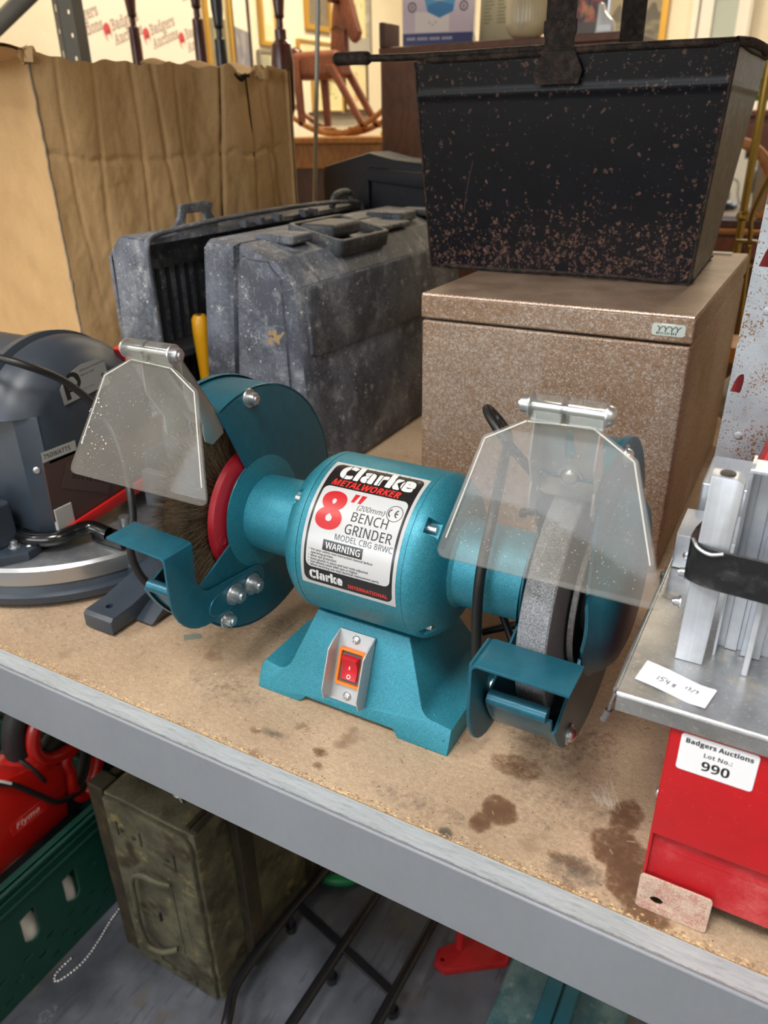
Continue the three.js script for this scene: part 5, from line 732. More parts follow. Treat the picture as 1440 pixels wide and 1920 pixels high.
  const lb = ext(rrect(0.0425, 0.0275, 0.0022), 0.0003); { const p = lb.attributes.position, uv = lb.attributes.uv; for (let i = 0; i < p.count; i++) uv.setXY(i, p.getX(i) / 0.0425 + 0.5, p.getY(i) / 0.0275 + 0.5); lb.userData.keepUV = true; }
  P('lot_label', lb.translate(0.3008, 0.1445, -0.0104), phy({ map: lt, roughness: 0.4 }), t, 'white lot label, Badgers Auctions 990');
  // handwritten slip lying on the table
  const pn = canvasTex(768, 320, (c, w, h) => { c.fillStyle = '#e9edf8'; c.fillRect(0, 0, w, h); c.strokeStyle = '#1b1d24'; c.lineWidth = 9; c.lineCap = 'round'; c.lineJoin = 'round'; const L = (...p) => { c.beginPath(); p.forEach(([x, y], i) => c[i ? 'lineTo' : 'moveTo'](x, y)); c.stroke(); };
    L([208, 150], [200, 205]); L([262, 142], [236, 146], [232, 168], [256, 170], [262, 190], [244, 206], [226, 202]); L([264, 140], [284, 138]); L([300, 146], [292, 180], [326, 182]); L([322, 150], [314, 212]); L([392, 158], [366, 168], [380, 182], [396, 196], [378, 208], [366, 196], [384, 180], [400, 164]);
    L([500, 108], [494, 146]); L([518, 104], [540, 104], [528, 122], [542, 134], [520, 150]); L([584, 100], [556, 160]); L([596, 108], [622, 106], [608, 122], [622, 132], [602, 150]); });
  const note = at('paper_note', 'white paper slip with handwriting on the stainless steel table', 'paper note', [0.2695, 0.175, -0.03]);
  const q = quadGrid((u, v) => { const a = V(0.2465, 0, -0.0245), b = V(0.2885, 0, -0.0145), c = V(0.2495, 0, -0.0465), d = V(0.2925, 0, -0.0345); const p = a.lerp(b, u).lerp(c.lerp(d, u), v); return V(p.x, 0.1754 + 0.0012 * sstep(0.75, 1, u) + 0.0004 * Math.sin(u * 6), p.z); }, 16, 4); q.userData.keepUV = true;
  note.P('slip', q, std({ map: pn, roughness: 0.8, side: THREE.DoubleSide }));
}
// ---------------------------------------------------------------- the room behind: pictures, posts, furniture
const woodTex = (a, b, sc = 1) => DT(N, N, (x, y, i) => mix3(hex(a), hex(b), clamp(0.5 + 0.35 * Math.sin(x * 0.16 * sc + nA[i] * 22) * nB[i] + (nG[i] - 0.5) * 0.9)));
const oak = std({ map: rep(woodTex(0x8a521a, 0xb07832), 0.4), roughness: 0.45 }), walnut = std({ map: rep(woodTex(0x4a2714, 0x6f3f22), 0.5), roughness: 0.45 }), darkWood = std({ map: rep(woodTex(0x34180f, 0x54281a), 0.4), roughness: 0.4 }), pine = std({ map: rep(woodTex(0x6b3820, 0x8f5030), 0.3), roughness: 0.5 }), mahog = phy({ map: rep(woodTex(0x3a130d, 0x5f2417), 0.2), roughness: 0.3, clearcoat: 0.4, clearcoatRoughness: 0.2 });
const navyWood = phy({ color: 0x1d1b26, roughness: 0.35, clearcoat: 0.3 });
const gilt = std({ color: 0xc39a45, metalness: 0.55, roughness: 0.38, bumpMap: rep(soft, 0.02), bumpScale: 0.0008 }), darkFrame = std({ color: 0x4a3322, roughness: 0.5 }), greyFrame = std({ color: 0x8d8678, roughness: 0.5 });
// framed pictures on the left wall (facing +x) and the back wall (facing +z): [label, a0, a1, y0, y1, frame material, frame width, art]
const artTex = (fn) => canvasTex(256, 256, fn);
const land = (sky, mid, low) => artTex((c, w, h) => { c.fillStyle = sky; c.fillRect(0, 0, w, h); c.fillStyle = mid; c.beginPath(); c.moveTo(0, 130); for (let k = 0; k <= 16; k++) c.lineTo(k * 16, 120 + 22 * Math.sin(k * 1.3) + rnd() * 14); c.lineTo(w, h); c.lineTo(0, h); c.fill(); c.fillStyle = low; for (let k = 0; k < 60; k++) { c.globalAlpha = 0.5; c.fillRect(rnd() * w, 160 + rnd() * 90, 20 + rnd() * 40, 4 + rnd() * 8); } c.globalAlpha = 1; });
const mount = (bg, paper, m, ink) => artTex((c, w, h) => { c.fillStyle = bg; c.fillRect(0, 0, w, h); c.fillStyle = paper; c.fillRect(w * m, h * m * 0.8, w * (1 - 2 * m), h * (1 - 1.9 * m)); ink(c, w, h); });
seed = 61;
const scrib = (cols, x0, y0, x1, y1, n, sz) => (c) => { for (let k = 0; k < n; k++) { c.fillStyle = cols[(rnd() * cols.length) | 0]; c.globalAlpha = 0.5; c.beginPath(); c.ellipse(lerp(x0, x1, 0.5 + (rnd() + rnd() - 1) * 0.5), lerp(y0, y1, rnd()), sz * rnd() + 2, sz * rnd() + 2, rnd() * 3, 0, 7); c.fill(); } c.globalAlpha = 1; };
function picture(label, onLeft, a0, a1, y0, y1, fm, fw, art, base = 0) {
  const w = Math.abs(a1 - a0), h = y1 - y0, c = (a0 + a1) / 2, t = onLeft ? thing('framed_picture', label, 'picture', [-2.5595, y0, c], Math.PI / 2, 'framed pictures on the walls') : thing('framed_picture', label, 'picture', [c, y0, -5.259], 0, 'framed pictures on the walls');
  const fr = rrect(w, h, 0.003, 0, h / 2); fr.holes.push(rrect(w - 2 * fw, h - 2 * fw, 0.003, 0, h / 2));
  mesh('frame', ext(fr, 0.022, 0.0012), fm, t);
  mesh('print', plate(w - 2 * fw + 0.004, h - 2 * fw + 0.004, 0.004).translate(0, h / 2, 0.008), std({ map: art, roughness: 0.6 }), t);
  mesh('glass', span(-w / 2 + fw, w / 2 - fw, fw, h - fw, 0.0125, 0.0145), phy({ transmission: 1, roughness: 0.03, thickness: 0 }), t);
  mesh('backing', span(-w / 2 + 0.004, w / 2 - 0.004, 0.004, h - 0.004, 0, 0.005), darkFrame, t);
}
picture('gilt framed print with painted white glare above a dark green patch, left of the grey-blue print', true, -3.02, -3.215, 0.52, 1.42, gilt, 0.02, artTex((c, w, h) => { c.fillStyle = '#b9ad86'; c.fillRect(0, 0, w, h); c.fillStyle = '#6c6c58'; c.fillRect(20, 20, 190, 216); c.fillStyle = '#fffbe0'; c.beginPath(); c.moveTo(20, 84); c.lineTo(200, 52); c.lineTo(214, 128); c.lineTo(20, 128); c.fill(); scrib(['#8d8b72', '#55584a', '#a7a286'], 20, 130, 200, 240, 90, 14)(c); }));  // white band in the art stands for glare on the glass
picture('narrow grey-blue print with white glare painted across its upper half in a thin dark frame', true, -3.22, -3.36, 0.5, 1.3, darkFrame, 0.007, artTex((c, w, h) => { c.fillStyle = '#8f8e9c'; c.fillRect(0, 0, w, h); c.fillStyle = '#fffbe6'; c.beginPath(); c.moveTo(8, 60); c.lineTo(236, 72); c.lineTo(246, 118); c.lineTo(20, 112); c.fill(); scrib(['#a9a7b0', '#7b7a8c', '#b5b0aa'], 10, 126, 246, 250, 60, 20)(c); }));  // pale shape in the print is glass glare, painted in
picture('gilt framed print behind the dark spindle beside the rocking horse', true, -3.455, -3.61, 0.88, 1.36, gilt, 0.022, mount('#e8dcb4', '#b5ae98', 0.2, (c, w, h) => { c.fillStyle = '#f6efd2'; c.fillRect(60, 110, 130, 100); scrib(['#8d8a80', '#a39c8a'], 60, 40, 190, 110, 40, 16)(c); }));
picture('small grey framed print low behind the tail of the rocking horse', true, -3.42, -3.55, 0.7, 0.86, greyFrame, 0.012, mount('#ded6b8', '#a9ab98', 0.16, () => {}));
picture('dark landscape painting in a gilt frame above the rocking horse back', true, -3.885, -4.15, 0.985, 1.4, gilt, 0.028, land('#8d8672', '#5c5246', '#75664e'));
picture('thin gilt framed pale print just above the rocking horse back', true, -3.79, -4.16, 0.765, 0.935, gilt, 0.014, mount('#f1e6bf', '#e3d6a8', 0.1, scrib(['#c9bd8c', '#b8a86e'], 40, 60, 220, 200, 30, 14)));
picture('pale print of green foliage under the belly of the rocking horse', true, -3.92, -4.25, 0.575, 0.745, gilt, 0.006, mount('#f4ecc6', '#e6deaa', 0.08, scrib(['#a3a84e', '#c7c06a', '#86924a'], 30, 40, 220, 150, 70, 16)));
picture('cream drawing on a wide grey-blue mount beside the head of the rocking horse', true, -4.27, -4.62, 0.9, 1.36, greyFrame, 0.004, mount('#a09f9c', '#efe5b4', 0.17, scrib(['#b9ad7c', '#8f8a66'], 70, 60, 190, 190, 70, 8)));
picture('red figure drawing on cream paper in a thin brown frame below the grey-blue mount', true, -4.275, -4.56, 0.58, 0.855, darkFrame, 0.009, mount('#ecdcaa', '#f0e0b4', 0.08, scrib(['#c77a52', '#d29a70'], 90, 50, 170, 210, 60, 12)));
picture('small gilt picture on the far wall between the white carton and the paper menu', false, -2.225, -2.13, 1.07, 1.3, gilt, 0.014, mount('#f0e2ae', '#d9c07c', 0.2, scrib(['#a8703c'], 90, 80, 160, 180, 20, 12)));
picture('landscape painting in a broad gilt frame on the far wall behind the bucket handle', false, -1.26, -0.845, 0.88, 1.32, gilt, 0.04, land('#8a8068', '#4c4436', '#857a60'));
{ const t = thing('picture_ledge', 'narrow dark wooden ledge on the picture wall under the prints', 'ledge', [-2.535, 0.555, -4.24]); mesh('ledge', span(-0.025, 0.025, 0, 0.014, -0.36, 0.36, 0.002), darkFrame, t); }
// banner with the repeated auction-house logo
{
  const tx = canvasTex(1200, 1100, (c, w, h) => {
    c.fillStyle = '#efe6da'; c.fillRect(0, 0, w, h); c.textAlign = 'left';
    const logo = (x, y) => { c.save(); c.translate(x, y); c.rotate(-0.24); c.fillStyle = '#c9a8a0'; c.beginPath(); c.arc(0, 8, 36, 0, 7); c.fill(); c.fillStyle = '#c8434a'; c.beginPath(); c.arc(0, -6, 34, Math.PI, 0); c.lineTo(26, 12); c.lineTo(-26, 12); c.fill(); c.fillStyle = '#efe6da'; c.beginPath(); c.arc(4, 30, 17, 0, 7); c.fill(); c.fillStyle = '#5c4a48'; c.beginPath(); c.ellipse(8, 2, 13, 9, 0.4, 0, 7); c.fill(); c.font = 'bold 68px serif'; c.strokeStyle = '#7d6e6c'; c.lineWidth = 3.2; c.fillStyle = '#cfc0b8'; for (const [s, yy] of [['Badgers', 6], ['Auctions', 70]]) { c.fillText(s, 44, yy, 290); c.strokeText(s, 44, yy, 290); } c.restore(); };
    for (let y = 60; y < h + 260; y += 250) for (let x = -120; x < w + 200; x += 370) logo(x, y);
  });
  const t = thing('banner', 'white banner with repeated red and grey auction logos behind the cardboard box', 'banner', [-2.5595, 0.42, -2.61], Math.PI / 2);
  mesh('sheet', plate(0.74, 0.9, 0.003).translate(0, 0.45, 0.0025), std({ map: tx, roughness: 0.6 }), t);
  mesh('rail', [span(-0.375, 0.375, 0.9, 0.92, 0, 0.012, 0.003)], M.zinc, t); mesh('rail', [span(-0.375, 0.375, -0.012, 0.003, 0, 0.012, 0.003)], M.zinc, t);
}
// turned posts
function spindle(label, x, z, neck, m, low) {
  const t = thing('turned_post', label, 'turned post', [x, FLOOR, z], 0, 'turned posts behind the cardboard box'), Y = neck - FLOOR, top = low ? 0.52 : 0.6;
  const p = [[0.02, 0], [0.02, Y - 0.22], [low ? 0.028 : 0.017, Y - 0.2], [low ? 0.031 : 0.0165, Y - 0.09], [low ? 0.026 : 0.0165, Y - 0.045], [0.0155, Y - 0.035], [0.0155, Y - 0.012], [0.009, Y - 0.008], [0.0085, Y + 0.012], [0.0135, Y + 0.018], [0.0125, Y + 0.024], [0.0165, Y + 0.06], [0.017, Y + 0.12], [0.0155, Y + 0.3], [0.0165, Y + 0.42], [0.009, Y + 0.45], [0.014, Y + 0.48], [0.0001, Y + top - 0.02]];
  mesh('shaft', latheY(p, 28), m, t); mesh('foot', latheY([[0.0001, 0], [0.033, 0], [0.033, 0.012], [0.022, 0.03], [0.02, 0.03]], 28), m, t);
}
spindle('dark red turned post nearest the perforated shelf post', -1.63, -1.6, 0.768, mahog);
spindle('dark red turned post in front of the middle of the logo banner', -1.385, -1.6, 0.772, mahog);
spindle('navy black turned post in front of the gilt framed print', -1.312, -1.6, 0.72, navyWood);
spindle('dark red turned post with a thick base in front of the rocking horse tail', -1.105, -1.6, 0.73, mahog, true);
// oak table with the rocking horse
{
  const a = at('oak_table', 'golden oak table carrying the rocking horse', 'table', [-1.42, FLOOR, -2.5]);
  a.P('table_top', span(-1.72, -1.14, 0.43, 0.452, -2.8, -2.28, 0.004), oak); a.P('apron', [span(-1.69, -1.17, 0.345, 0.43, -2.325, -2.305, 0.003)], oak);
  for (const [x, z] of [[-1.66, -2.32], [-1.2, -2.32], [-1.66, -2.76], [-1.2, -2.76]]) a.P('leg', span(x - 0.025, x + 0.025, FLOOR, 0.43, z - 0.025, z + 0.025, 0.004), oak);
  a.P('shade_front_panel', span(-1.69, -1.17, -0.8, 0.345, -2.345, -2.33), darkWood); a.P('shade_back_panel', span(-1.69, -1.17, -0.5, 0.43, -2.785, -2.77), darkWood);  // dark panels added to stand for the deep shade under the table
  const h = at('rocking_horse', 'reddish brown wooden toy rocking horse on the oak table', 'rocking horse', [-1.43, 0.452, -2.42]);
  const zc = -2.42, px = (u) => -1.458 + (u - 618) * 0.00226, py = (v) => 0.736 + (95 - v) * 0.00165;
  h.P('body', [bx(0.215, 0.092, 0.1, -1.512, 0.692, zc, 0.022)], pine);
  h.P('neck_and_head', [ext([[617, 100], [619, 70], [624, 20], [628, -14], [640, -24], [653, -16], [660, 14], [667, 44], [672, 62], [669, 76], [661, 83], [654, 76], [650, 60], [647, 56], [646, 70], [647, 104]].map(([u, v]) => [px(u), py(v)]), 0.034, 0.006).translate(0, 0, zc - 0.017)], pine);
  h.P('bridle', tube([[px(619), py(55), zc + 0.018], [px(634), py(50), zc + 0.019], [px(648), py(58), zc + 0.018]], 0.0016, 16, 6), darkWood);
  h.P('handle', cyl(V(px(636), py(4), zc - 0.07), V(px(636), py(4), zc + 0.07), 0.0095, 0.0095, 16), mahog);
  h.P('tail', [tube([[-1.605, 0.73, zc], [-1.628, 0.74, zc], [-1.645, 0.7, zc], [-1.648, 0.64, zc]], 0.018, 24, 10)], mahog);
  const leg = (a0, b0, w) => ext([[a0[0] - w, a0[1]], [a0[0] + w, a0[1]], [b0[0] + w * 0.75, b0[1]], [b0[0] - w * 0.75, b0[1]]], 0.018, 0.004);
  for (const s of [-1, 1]) { const z = zc + s * 0.052 - 0.009; h.P('leg', leg([-1.44, 0.69], [-1.3, 0.478 + 0.002], 0.017).translate(0, 0, z), pine); h.P('leg', leg(s > 0 ? [-1.588, 0.71] : [-1.535, 0.69], s > 0 ? [-1.575, 0.49] : [-1.525, 0.482], 0.017).translate(0, 0, z), pine); }
  for (const s of [-1, 1]) h.P('rocker', [(() => { const top = [], bot = []; for (let k = 0; k <= 20; k++) { const x = lerp(-1.67, -1.2, k / 20), y = 0.4535 + 0.075 * Math.pow((x + 1.43) / 0.2, 2) * 0.9; top.push([x, y + 0.019]); bot.push([x, y]); } return ext([...bot, ...top.reverse()], 0.018, 0.003); })().translate(0, 0, zc + s * 0.052 - 0.009)], oak);
  h.P('stretcher', [cyl(V(-1.5, 0.48, zc - 0.06), V(-1.5, 0.48, zc + 0.06), 0.007), cyl(V(-1.36, 0.478, zc - 0.06), V(-1.36, 0.478, zc + 0.06), 0.007)], oak);
  const s = at('lamp_shade', 'conical brass lamp shade on the oak table behind the rocking horse', 'lamp shade', [-1.3, 0.452, -2.66]);
  s.P('shade', latheY([[0.085, 0.453], [0.086, 0.46], [0.03, 0.548], [0.022, 0.552], [0.0001, 0.552]], 40).translate(-1.3, 0, -2.66), phy({ color: 0xd8be6a, metalness: 0.85, roughness: 0.22 })); s.P('finial', new THREE.SphereGeometry(0.008, 12, 10).translate(-1.3, 0.558, -2.66), gilt);
}
// brown wardrobe with the things standing on it
{
  const w = at('wardrobe', 'plain dark brown wooden cupboard behind the bucket, with a white carton on top', 'cupboard', [-0.61, FLOOR, -2.15]);
  w.P('carcass', [span(-0.971, -0.25, FLOOR, 0.668, -2.4, -1.905, 0.003)], walnut); w.P('top', span(-0.974, -0.247, 0.668, 0.688, -2.402, -1.9, 0.003), walnut);
  w.P('door', span(-0.96, -0.62, -0.8, 0.65, -1.905, -1.895, 0.003), walnut); w.P('door', span(-0.6, -0.26, -0.8, 0.65, -1.905, -1.895, 0.003), walnut); w.P('upstand', span(-0.972, -0.955, 0.688, 0.752, -2.0, -1.9, 0.004), darkWood);
  const c = thing('carton', 'white carton printed with a blue scoop bin, on the brown cupboard', 'carton', [-0.838, 0.688, -2.03], 0.36);
  const bin = canvasTex(512, 640, (x, W, H) => { x.fillStyle = '#d8cbdc'; x.fillRect(0, 0, W, H); x.fillStyle = '#efe9ea'; x.fillRect(90, 440, 250, 120); x.fillStyle = '#4f9fd2'; x.beginPath(); x.moveTo(150, 330); x.lineTo(390, 330); x.lineTo(370, 440); x.lineTo(270, 478); x.lineTo(180, 440); x.fill(); x.fillStyle = '#2f7fc0'; x.beginPath(); x.moveTo(180, 400); x.lineTo(270, 380); x.lineTo(372, 400); x.lineTo(362, 440); x.lineTo(270, 474); x.lineTo(186, 438); x.fill(); x.fillStyle = '#c6c6ca'; x.beginPath(); x.ellipse(270, 310, 112, 66, 0, 0, 7); x.fill(); x.fillStyle = '#a9a4a4'; for (const [a, b] of [[190, 500], [214, 512], [236, 496]]) x.fillRect(a, b, 12, 10); x.strokeStyle = '#6c6470'; x.lineWidth = 12; for (const a of [70, 445]) { x.beginPath(); x.arc(a, 410, 26, 0, 7); x.stroke(); x.fillStyle = '#6c6470'; x.fillRect(a - 7, 398, 14, 24); } x.fillStyle = '#9a8f9e'; for (let k = 0; k < 4; k++) x.fillRect(30, 240 + k * 26, 84, 6); x.fillStyle = '#1f2a72'; x.fillRect(0, 566, W, 74); x.fillStyle = '#c9c4dc'; for (let k = 0; k < 26; k++) if (k % 7 !== 5) x.fillRect(30 + k * 13, 590, 8, 18); });
  mesh('body', bx(0.2, 0.26, 0.18, 0, 0.13, 0, 0.0015), std({ color: 0xe6dfe6, roughness: 0.5 }), c); mesh('front_print', plate(0.198, 0.258, 0.0008).translate(0, 0.13, 0.0904), phy({ map: bin, roughness: 0.35 }), c); mesh('side_print', plate(0.178, 0.258, 0.0008).rotateY(Math.PI / 2).translate(0.1004, 0.13, 0), phy({ map: canvasTex(256, 256, (x, W, H) => { x.fillStyle = '#e9e2ea'; x.fillRect(0, 0, W, H); x.fillStyle = '#b9c4dc'; x.fillRect(30, 60, 120, 120); x.fillStyle = '#3b4584'; x.fillRect(0, 226, W, 30); x.fillStyle = '#d8d4e4'; for (let k = 0; k < 12; k++) x.fillRect(20 + k * 12, 236, 8, 8); }), roughness: 0.35 }), c);
  const m = at('menu_sheet', 'pale grey sheet with columns of faint print standing on the brown cupboard', 'sheet', [-0.65, 0.688, -2.05]);
  m.P('sheet', plate(0.135, 0.34, 0.004).rotateX(-0.06).translate(-0.65, 0.86, -2.05), std({ map: canvasTex(256, 512, (x, W, H) => { x.fillStyle = '#b9b294'; x.fillRect(0, 0, W, H); x.fillStyle = '#8f896f'; for (const a of [24, 100, 176]) for (let k = 0; k < 36; k++) if (k % 12 < 9) x.fillRect(a, 14 + k * 13, 30 + rnd() * 26, 6); }), roughness: 0.7 })); m.P('foot', span(-0.7, -0.6, 0.688, 0.694, -2.07, -2.02, 0.001), M.greyPlastic);
  const prof = []; for (let k = 0; k <= 18; k++) { const a = (k / 18) * Math.PI * 0.5; prof.push([0.02 + 0.037 * Math.sin(a), 0.689 + 0.04 * (1 - Math.cos(a))]); } prof.push([0.058, 0.76], [0.055, 0.8], [0.046, 0.84], [0.03, 0.875], [0.028, 0.9]);
  const sg = new THREE.LatheGeometry(prof.map(([r, y]) => new THREE.Vector2(r, y)), 160), sp = sg.attributes.position; for (let i = 0; i < sp.count; i++) { const x = sp.getX(i), z = sp.getZ(i), a = Math.atan2(z, x), k = 1 + 0.016 * Math.cos(a * 40) * sstep(0.7, 0.74, sp.getY(i)); sp.setX(i, x * k); sp.setZ(i, z * k); } sg.computeVertexNormals();
  const l = at('glass_shade', 'ribbed white glass lamp shade standing on the brown cupboard', 'lamp shade', [-0.543, 0.688, -1.955]);
  l.P('shade', sg.translate(-0.543, 0, -1.955), phy({ color: 0xd9d2b8, roughness: 0.25, transmission: 0.25, thickness: 0, clearcoat: 0.4, side: THREE.DoubleSide })); l.P('collar', latheY([[0.0001, 0.9], [0.03, 0.9], [0.03, 0.912], [0.0001, 0.912]], 28).translate(-0.543, 0, -1.955), gilt);
  const d = at('floral_picture', 'dark red and orange flower picture in a thin silver frame behind the bucket strap', 'picture', [-0.41, 0.688, -2.03]);
  d.P('frame', [span(-0.483, -0.478, 0.688, 1.1, -2.04, -2.02), span(-0.346, -0.341, 0.688, 1.1, -2.04, -2.02), span(-0.483, -0.341, 0.688, 0.694, -2.04, -2.02)], M.zinc);
  d.P('print', plate(0.136, 0.41, 0.006).translate(-0.412, 0.896, -2.03), std({ map: canvasTex(256, 512, (x, W, H) => { x.fillStyle = '#2a1b1a'; x.fillRect(0, 0, W, H); scrib(['#b8402c', '#d8723a', '#7d2420', '#e0a05a', '#c9354a', '#140e10'], 0, 180, W, 520, 170, 26)(x); x.fillStyle = '#c2354e'; x.fillRect(170, 250, 80, 160); x.fillStyle = '#5a4630'; x.fillRect(0, 470, W, 42); }), roughness: 0.3 }));
  const j = at('white_jug', 'pale bluish white moulded piece with a pointed top, beside the rear bucket strap', 'jug', [-0.325, 0.688, -1.95]);
  j.P('body', ext((() => { const s = new THREE.Shape(); s.moveTo(-0.352, 0.688); s.lineTo(-0.306, 0.688); s.quadraticCurveTo(-0.302, 0.712, -0.316, 0.724); s.quadraticCurveTo(-0.33, 0.735, -0.337, 0.755); s.quadraticCurveTo(-0.344, 0.762, -0.348, 0.752); s.closePath(); return s; })(), 0.03, 0.006).translate(0, 0, -1.965), phy({ color: 0xdfe6ee, roughness: 0.25, clearcoat: 0.4 })); j.P('base', span(-0.352, -0.306, 0.688, 0.692, -1.968, -1.932, 0.001), M.whitePrint);
}
// white glazed door on the far wall
{
  const g = new THREE.Group(); g.name = 'door_1'; g.userData.kind = 'structure'; scene.add(g); const wm = std({ color: 0xefece4, roughness: 0.45 });
  mesh('door_leaf', [span(-0.66, -0.585, FLOOR, 1.2, -5.258, -5.22, 0.003), span(-0.45, -0.385, FLOOR, 1.2, -5.258, -5.22, 0.003), span(-0.6, -0.44, FLOOR, 0.1, -5.258, -5.22, 0.003), span(-0.6, -0.44, 1.12, 1.2, -5.258, -5.22, 0.003)], wm, g); mesh('door_frame', [span(-0.7, -0.665, FLOOR, 1.25, -5.258, -5.2, 0.004), span(-0.381, -0.37, FLOOR, 1.25, -5.258, -5.2, 0.004), span(-0.7, -0.37, 1.205, 1.25, -5.258, -5.2, 0.004)], wm, g);
  mesh('pane', span(-0.59, -0.445, 0.09, 0.9, -5.242, -5.236), phy({ color: 0xdfe8e4, transmission: 0.5, roughness: 0.5, thickness: 0 }), g); mesh('pane', span(-0.59, -0.445, 0.92, 1.13, -5.242, -5.236), phy({ color: 0xdfe8e4, transmission: 0.5, roughness: 0.5, thickness: 0 }), g); mesh('glazing_bar', span(-0.59, -0.445, 0.9, 0.92, -5.25, -5.23, 0.002), wm, g); mesh('handle', cyl(V(-0.42, 0.2, -5.22), V(-0.42, 0.2, -5.17), 0.01), gilt, g);
}
// sideboard under the far window, dressing table with an arched mirror, brass lamp pole and fork
{
  const s = at('sideboard', 'very dark wooden sideboard under the far window', 'sideboard', [0.1, FLOOR, -4.9]); s.P('carcass', span(-0.34, 0.7, FLOOR, 0.5, -5.2, -4.62, 0.004), darkWood); s.P('top', span(-0.36, 0.72, 0.5, 0.53, -5.22, -4.6, 0.004), darkWood); s.P('door', span(-0.3, 0.16, -0.8, 0.46, -4.62, -4.605, 0.003), darkWood); s.P('door', span(0.2, 0.66, -0.8, 0.46, -4.62, -4.605, 0.003), darkWood);
  const d = at('dressing_table', 'dark brown dressing table with small drawers under the arched mirror', 'dressing table', [-0.06, FLOOR, -2.7]);
  d.P('carcass', span(-0.42, 0.28, FLOOR, 0.06, -2.95, -2.45, 0.004), walnut); d.P('drawer_box', span(-0.4, 0.26, 0.06, 0.145, -2.9, -2.53, 0.003), walnut); d.P('top', span(-0.41, 0.27, 0.145, 0.16, -2.91, -2.52, 0.003), oak); d.P('plinth', span(-0.38, 0.24, 0.16, 0.185, -2.7, -2.56, 0.004), darkWood);
  for (const x of [-0.29, -0.07, 0.15]) { const q = d.P('drawer', span(x - 0.1, x + 0.1, 0.07, 0.135, -2.53, -2.522, 0.002), pine); d.P('knob', new THREE.SphereGeometry(0.01, 12, 8).translate(x, 0.1, -2.515), gilt, q); }
  const m = at('arched_mirror', 'arched mirror in an orange wood frame on the dressing table', 'mirror', [-0.06, 0.185, -2.62]);
  const el = (rx, ry, n = 48) => Array.from({ length: n + 1 }, (_, k) => { const a = Math.PI * 1.12 - (k / n) * Math.PI * 1.24; return [-0.06 + Math.cos(a) * rx, 0.255 + Math.sin(a) * ry]; });
  m.P('frame', ext([...el(0.166, 0.182), [0.08, 0.185], [0.06, 0.185], [0.055, 0.205], ...el(0.134, 0.15).reverse(), [-0.175, 0.205], [-0.18, 0.185], [-0.2, 0.185]], 0.03, 0.005).translate(0, 0, -2.64), oak); m.P('glass', ext([...el(0.137, 0.153), [0.06, 0.19], [-0.18, 0.19]], 0.006).translate(0, 0, -2.633), std({ color: 0xdedede, metalness: 1, roughness: 0.03 })); m.P('backing', ext([...el(0.15, 0.166), [0.06, 0.187], [-0.18, 0.187]], 0.004).translate(0, 0, -2.646), darkWood);
  const brass = std({ color: 0x8c7338, metalness: 0.9, roughness: 0.25 });
  const l = at('brass_lamp_stand', 'tall thin brass lamp stand at the right, in front of the arched mirror', 'lamp stand', [0.098, FLOOR, -1.8]); l.P('pole', cyl(V(0.098, FLOOR + 0.02, -1.8), V(0.09, 0.95, -1.8), 0.0095, 0.0095, 20), brass); l.P('base', latheY([[0.0001, FLOOR], [0.13, FLOOR], [0.125, FLOOR + 0.02], [0.03, FLOOR + 0.035], [0.014, FLOOR + 0.06]], 40).translate(0.098, 0, -1.8), brass);
  l.P('collar', [latheY([[0.0095, 0.262], [0.015, 0.266], [0.015, 0.276], [0.0095, 0.284]], 24).translate(0.0935, 0, -1.8)], brass);
  const f = at('toasting_fork', 'thin brass rod leaning beside the galvanised upright', 'brass rod', [0.19, 0, -1.16]); f.P('shaft', tube([[0.19, 0.0, -1.16], [0.172, 0.3, -1.155], [0.169, 0.335, -1.153], [0.205, 0.46, -1.15]], 0.0042, 50, 8), brass); f.P('guard', [span(0.15, 0.185, 0.29, 0.296, -1.16, -1.146, 0.002)], brass); f.P('knob', new THREE.SphereGeometry(0.006, 12, 8).translate(0.172, 0.286, -1.148), brass);
  const o = at('stool', 'orange brown wooden block between the file box and the galvanised upright', 'wooden block', [0.225, 0, -1.05]); o.P('block', span(0.166, 0.29, 0.118, 0.145, -1.1, -1.0, 0.004), oak); for (const x of [0.256, 0.279]) o.P('leg', span(x - 0.008, x + 0.008, 0, 0.118, -1.07, -1.03, 0.002), oak);
  const b = at('cloth_bundle', 'crumpled pale grey cloth under the orange wooden block', 'cloth', [0.205, 0, -1.02]); const cg = new THREE.SphereGeometry(0.05, 28, 20), cp = cg.attributes.position; for (let i = 0; i < cp.count; i++) { const x = cp.getX(i), y = cp.getY(i), z = cp.getZ(i), k = 1 + 0.13 * Math.sin(x * 130 + y * 60) * Math.cos(z * 90) + 0.1 * Math.sin(y * 140); cp.setXYZ(i, x * 0.62 * k, y * 0.9 * k, z * k); } cg.computeVertexNormals(); b.P('cloth', cg.translate(0.205, 0.05, -1.05), std({ color: 0x9b9a94, roughness: 0.9 }));
}
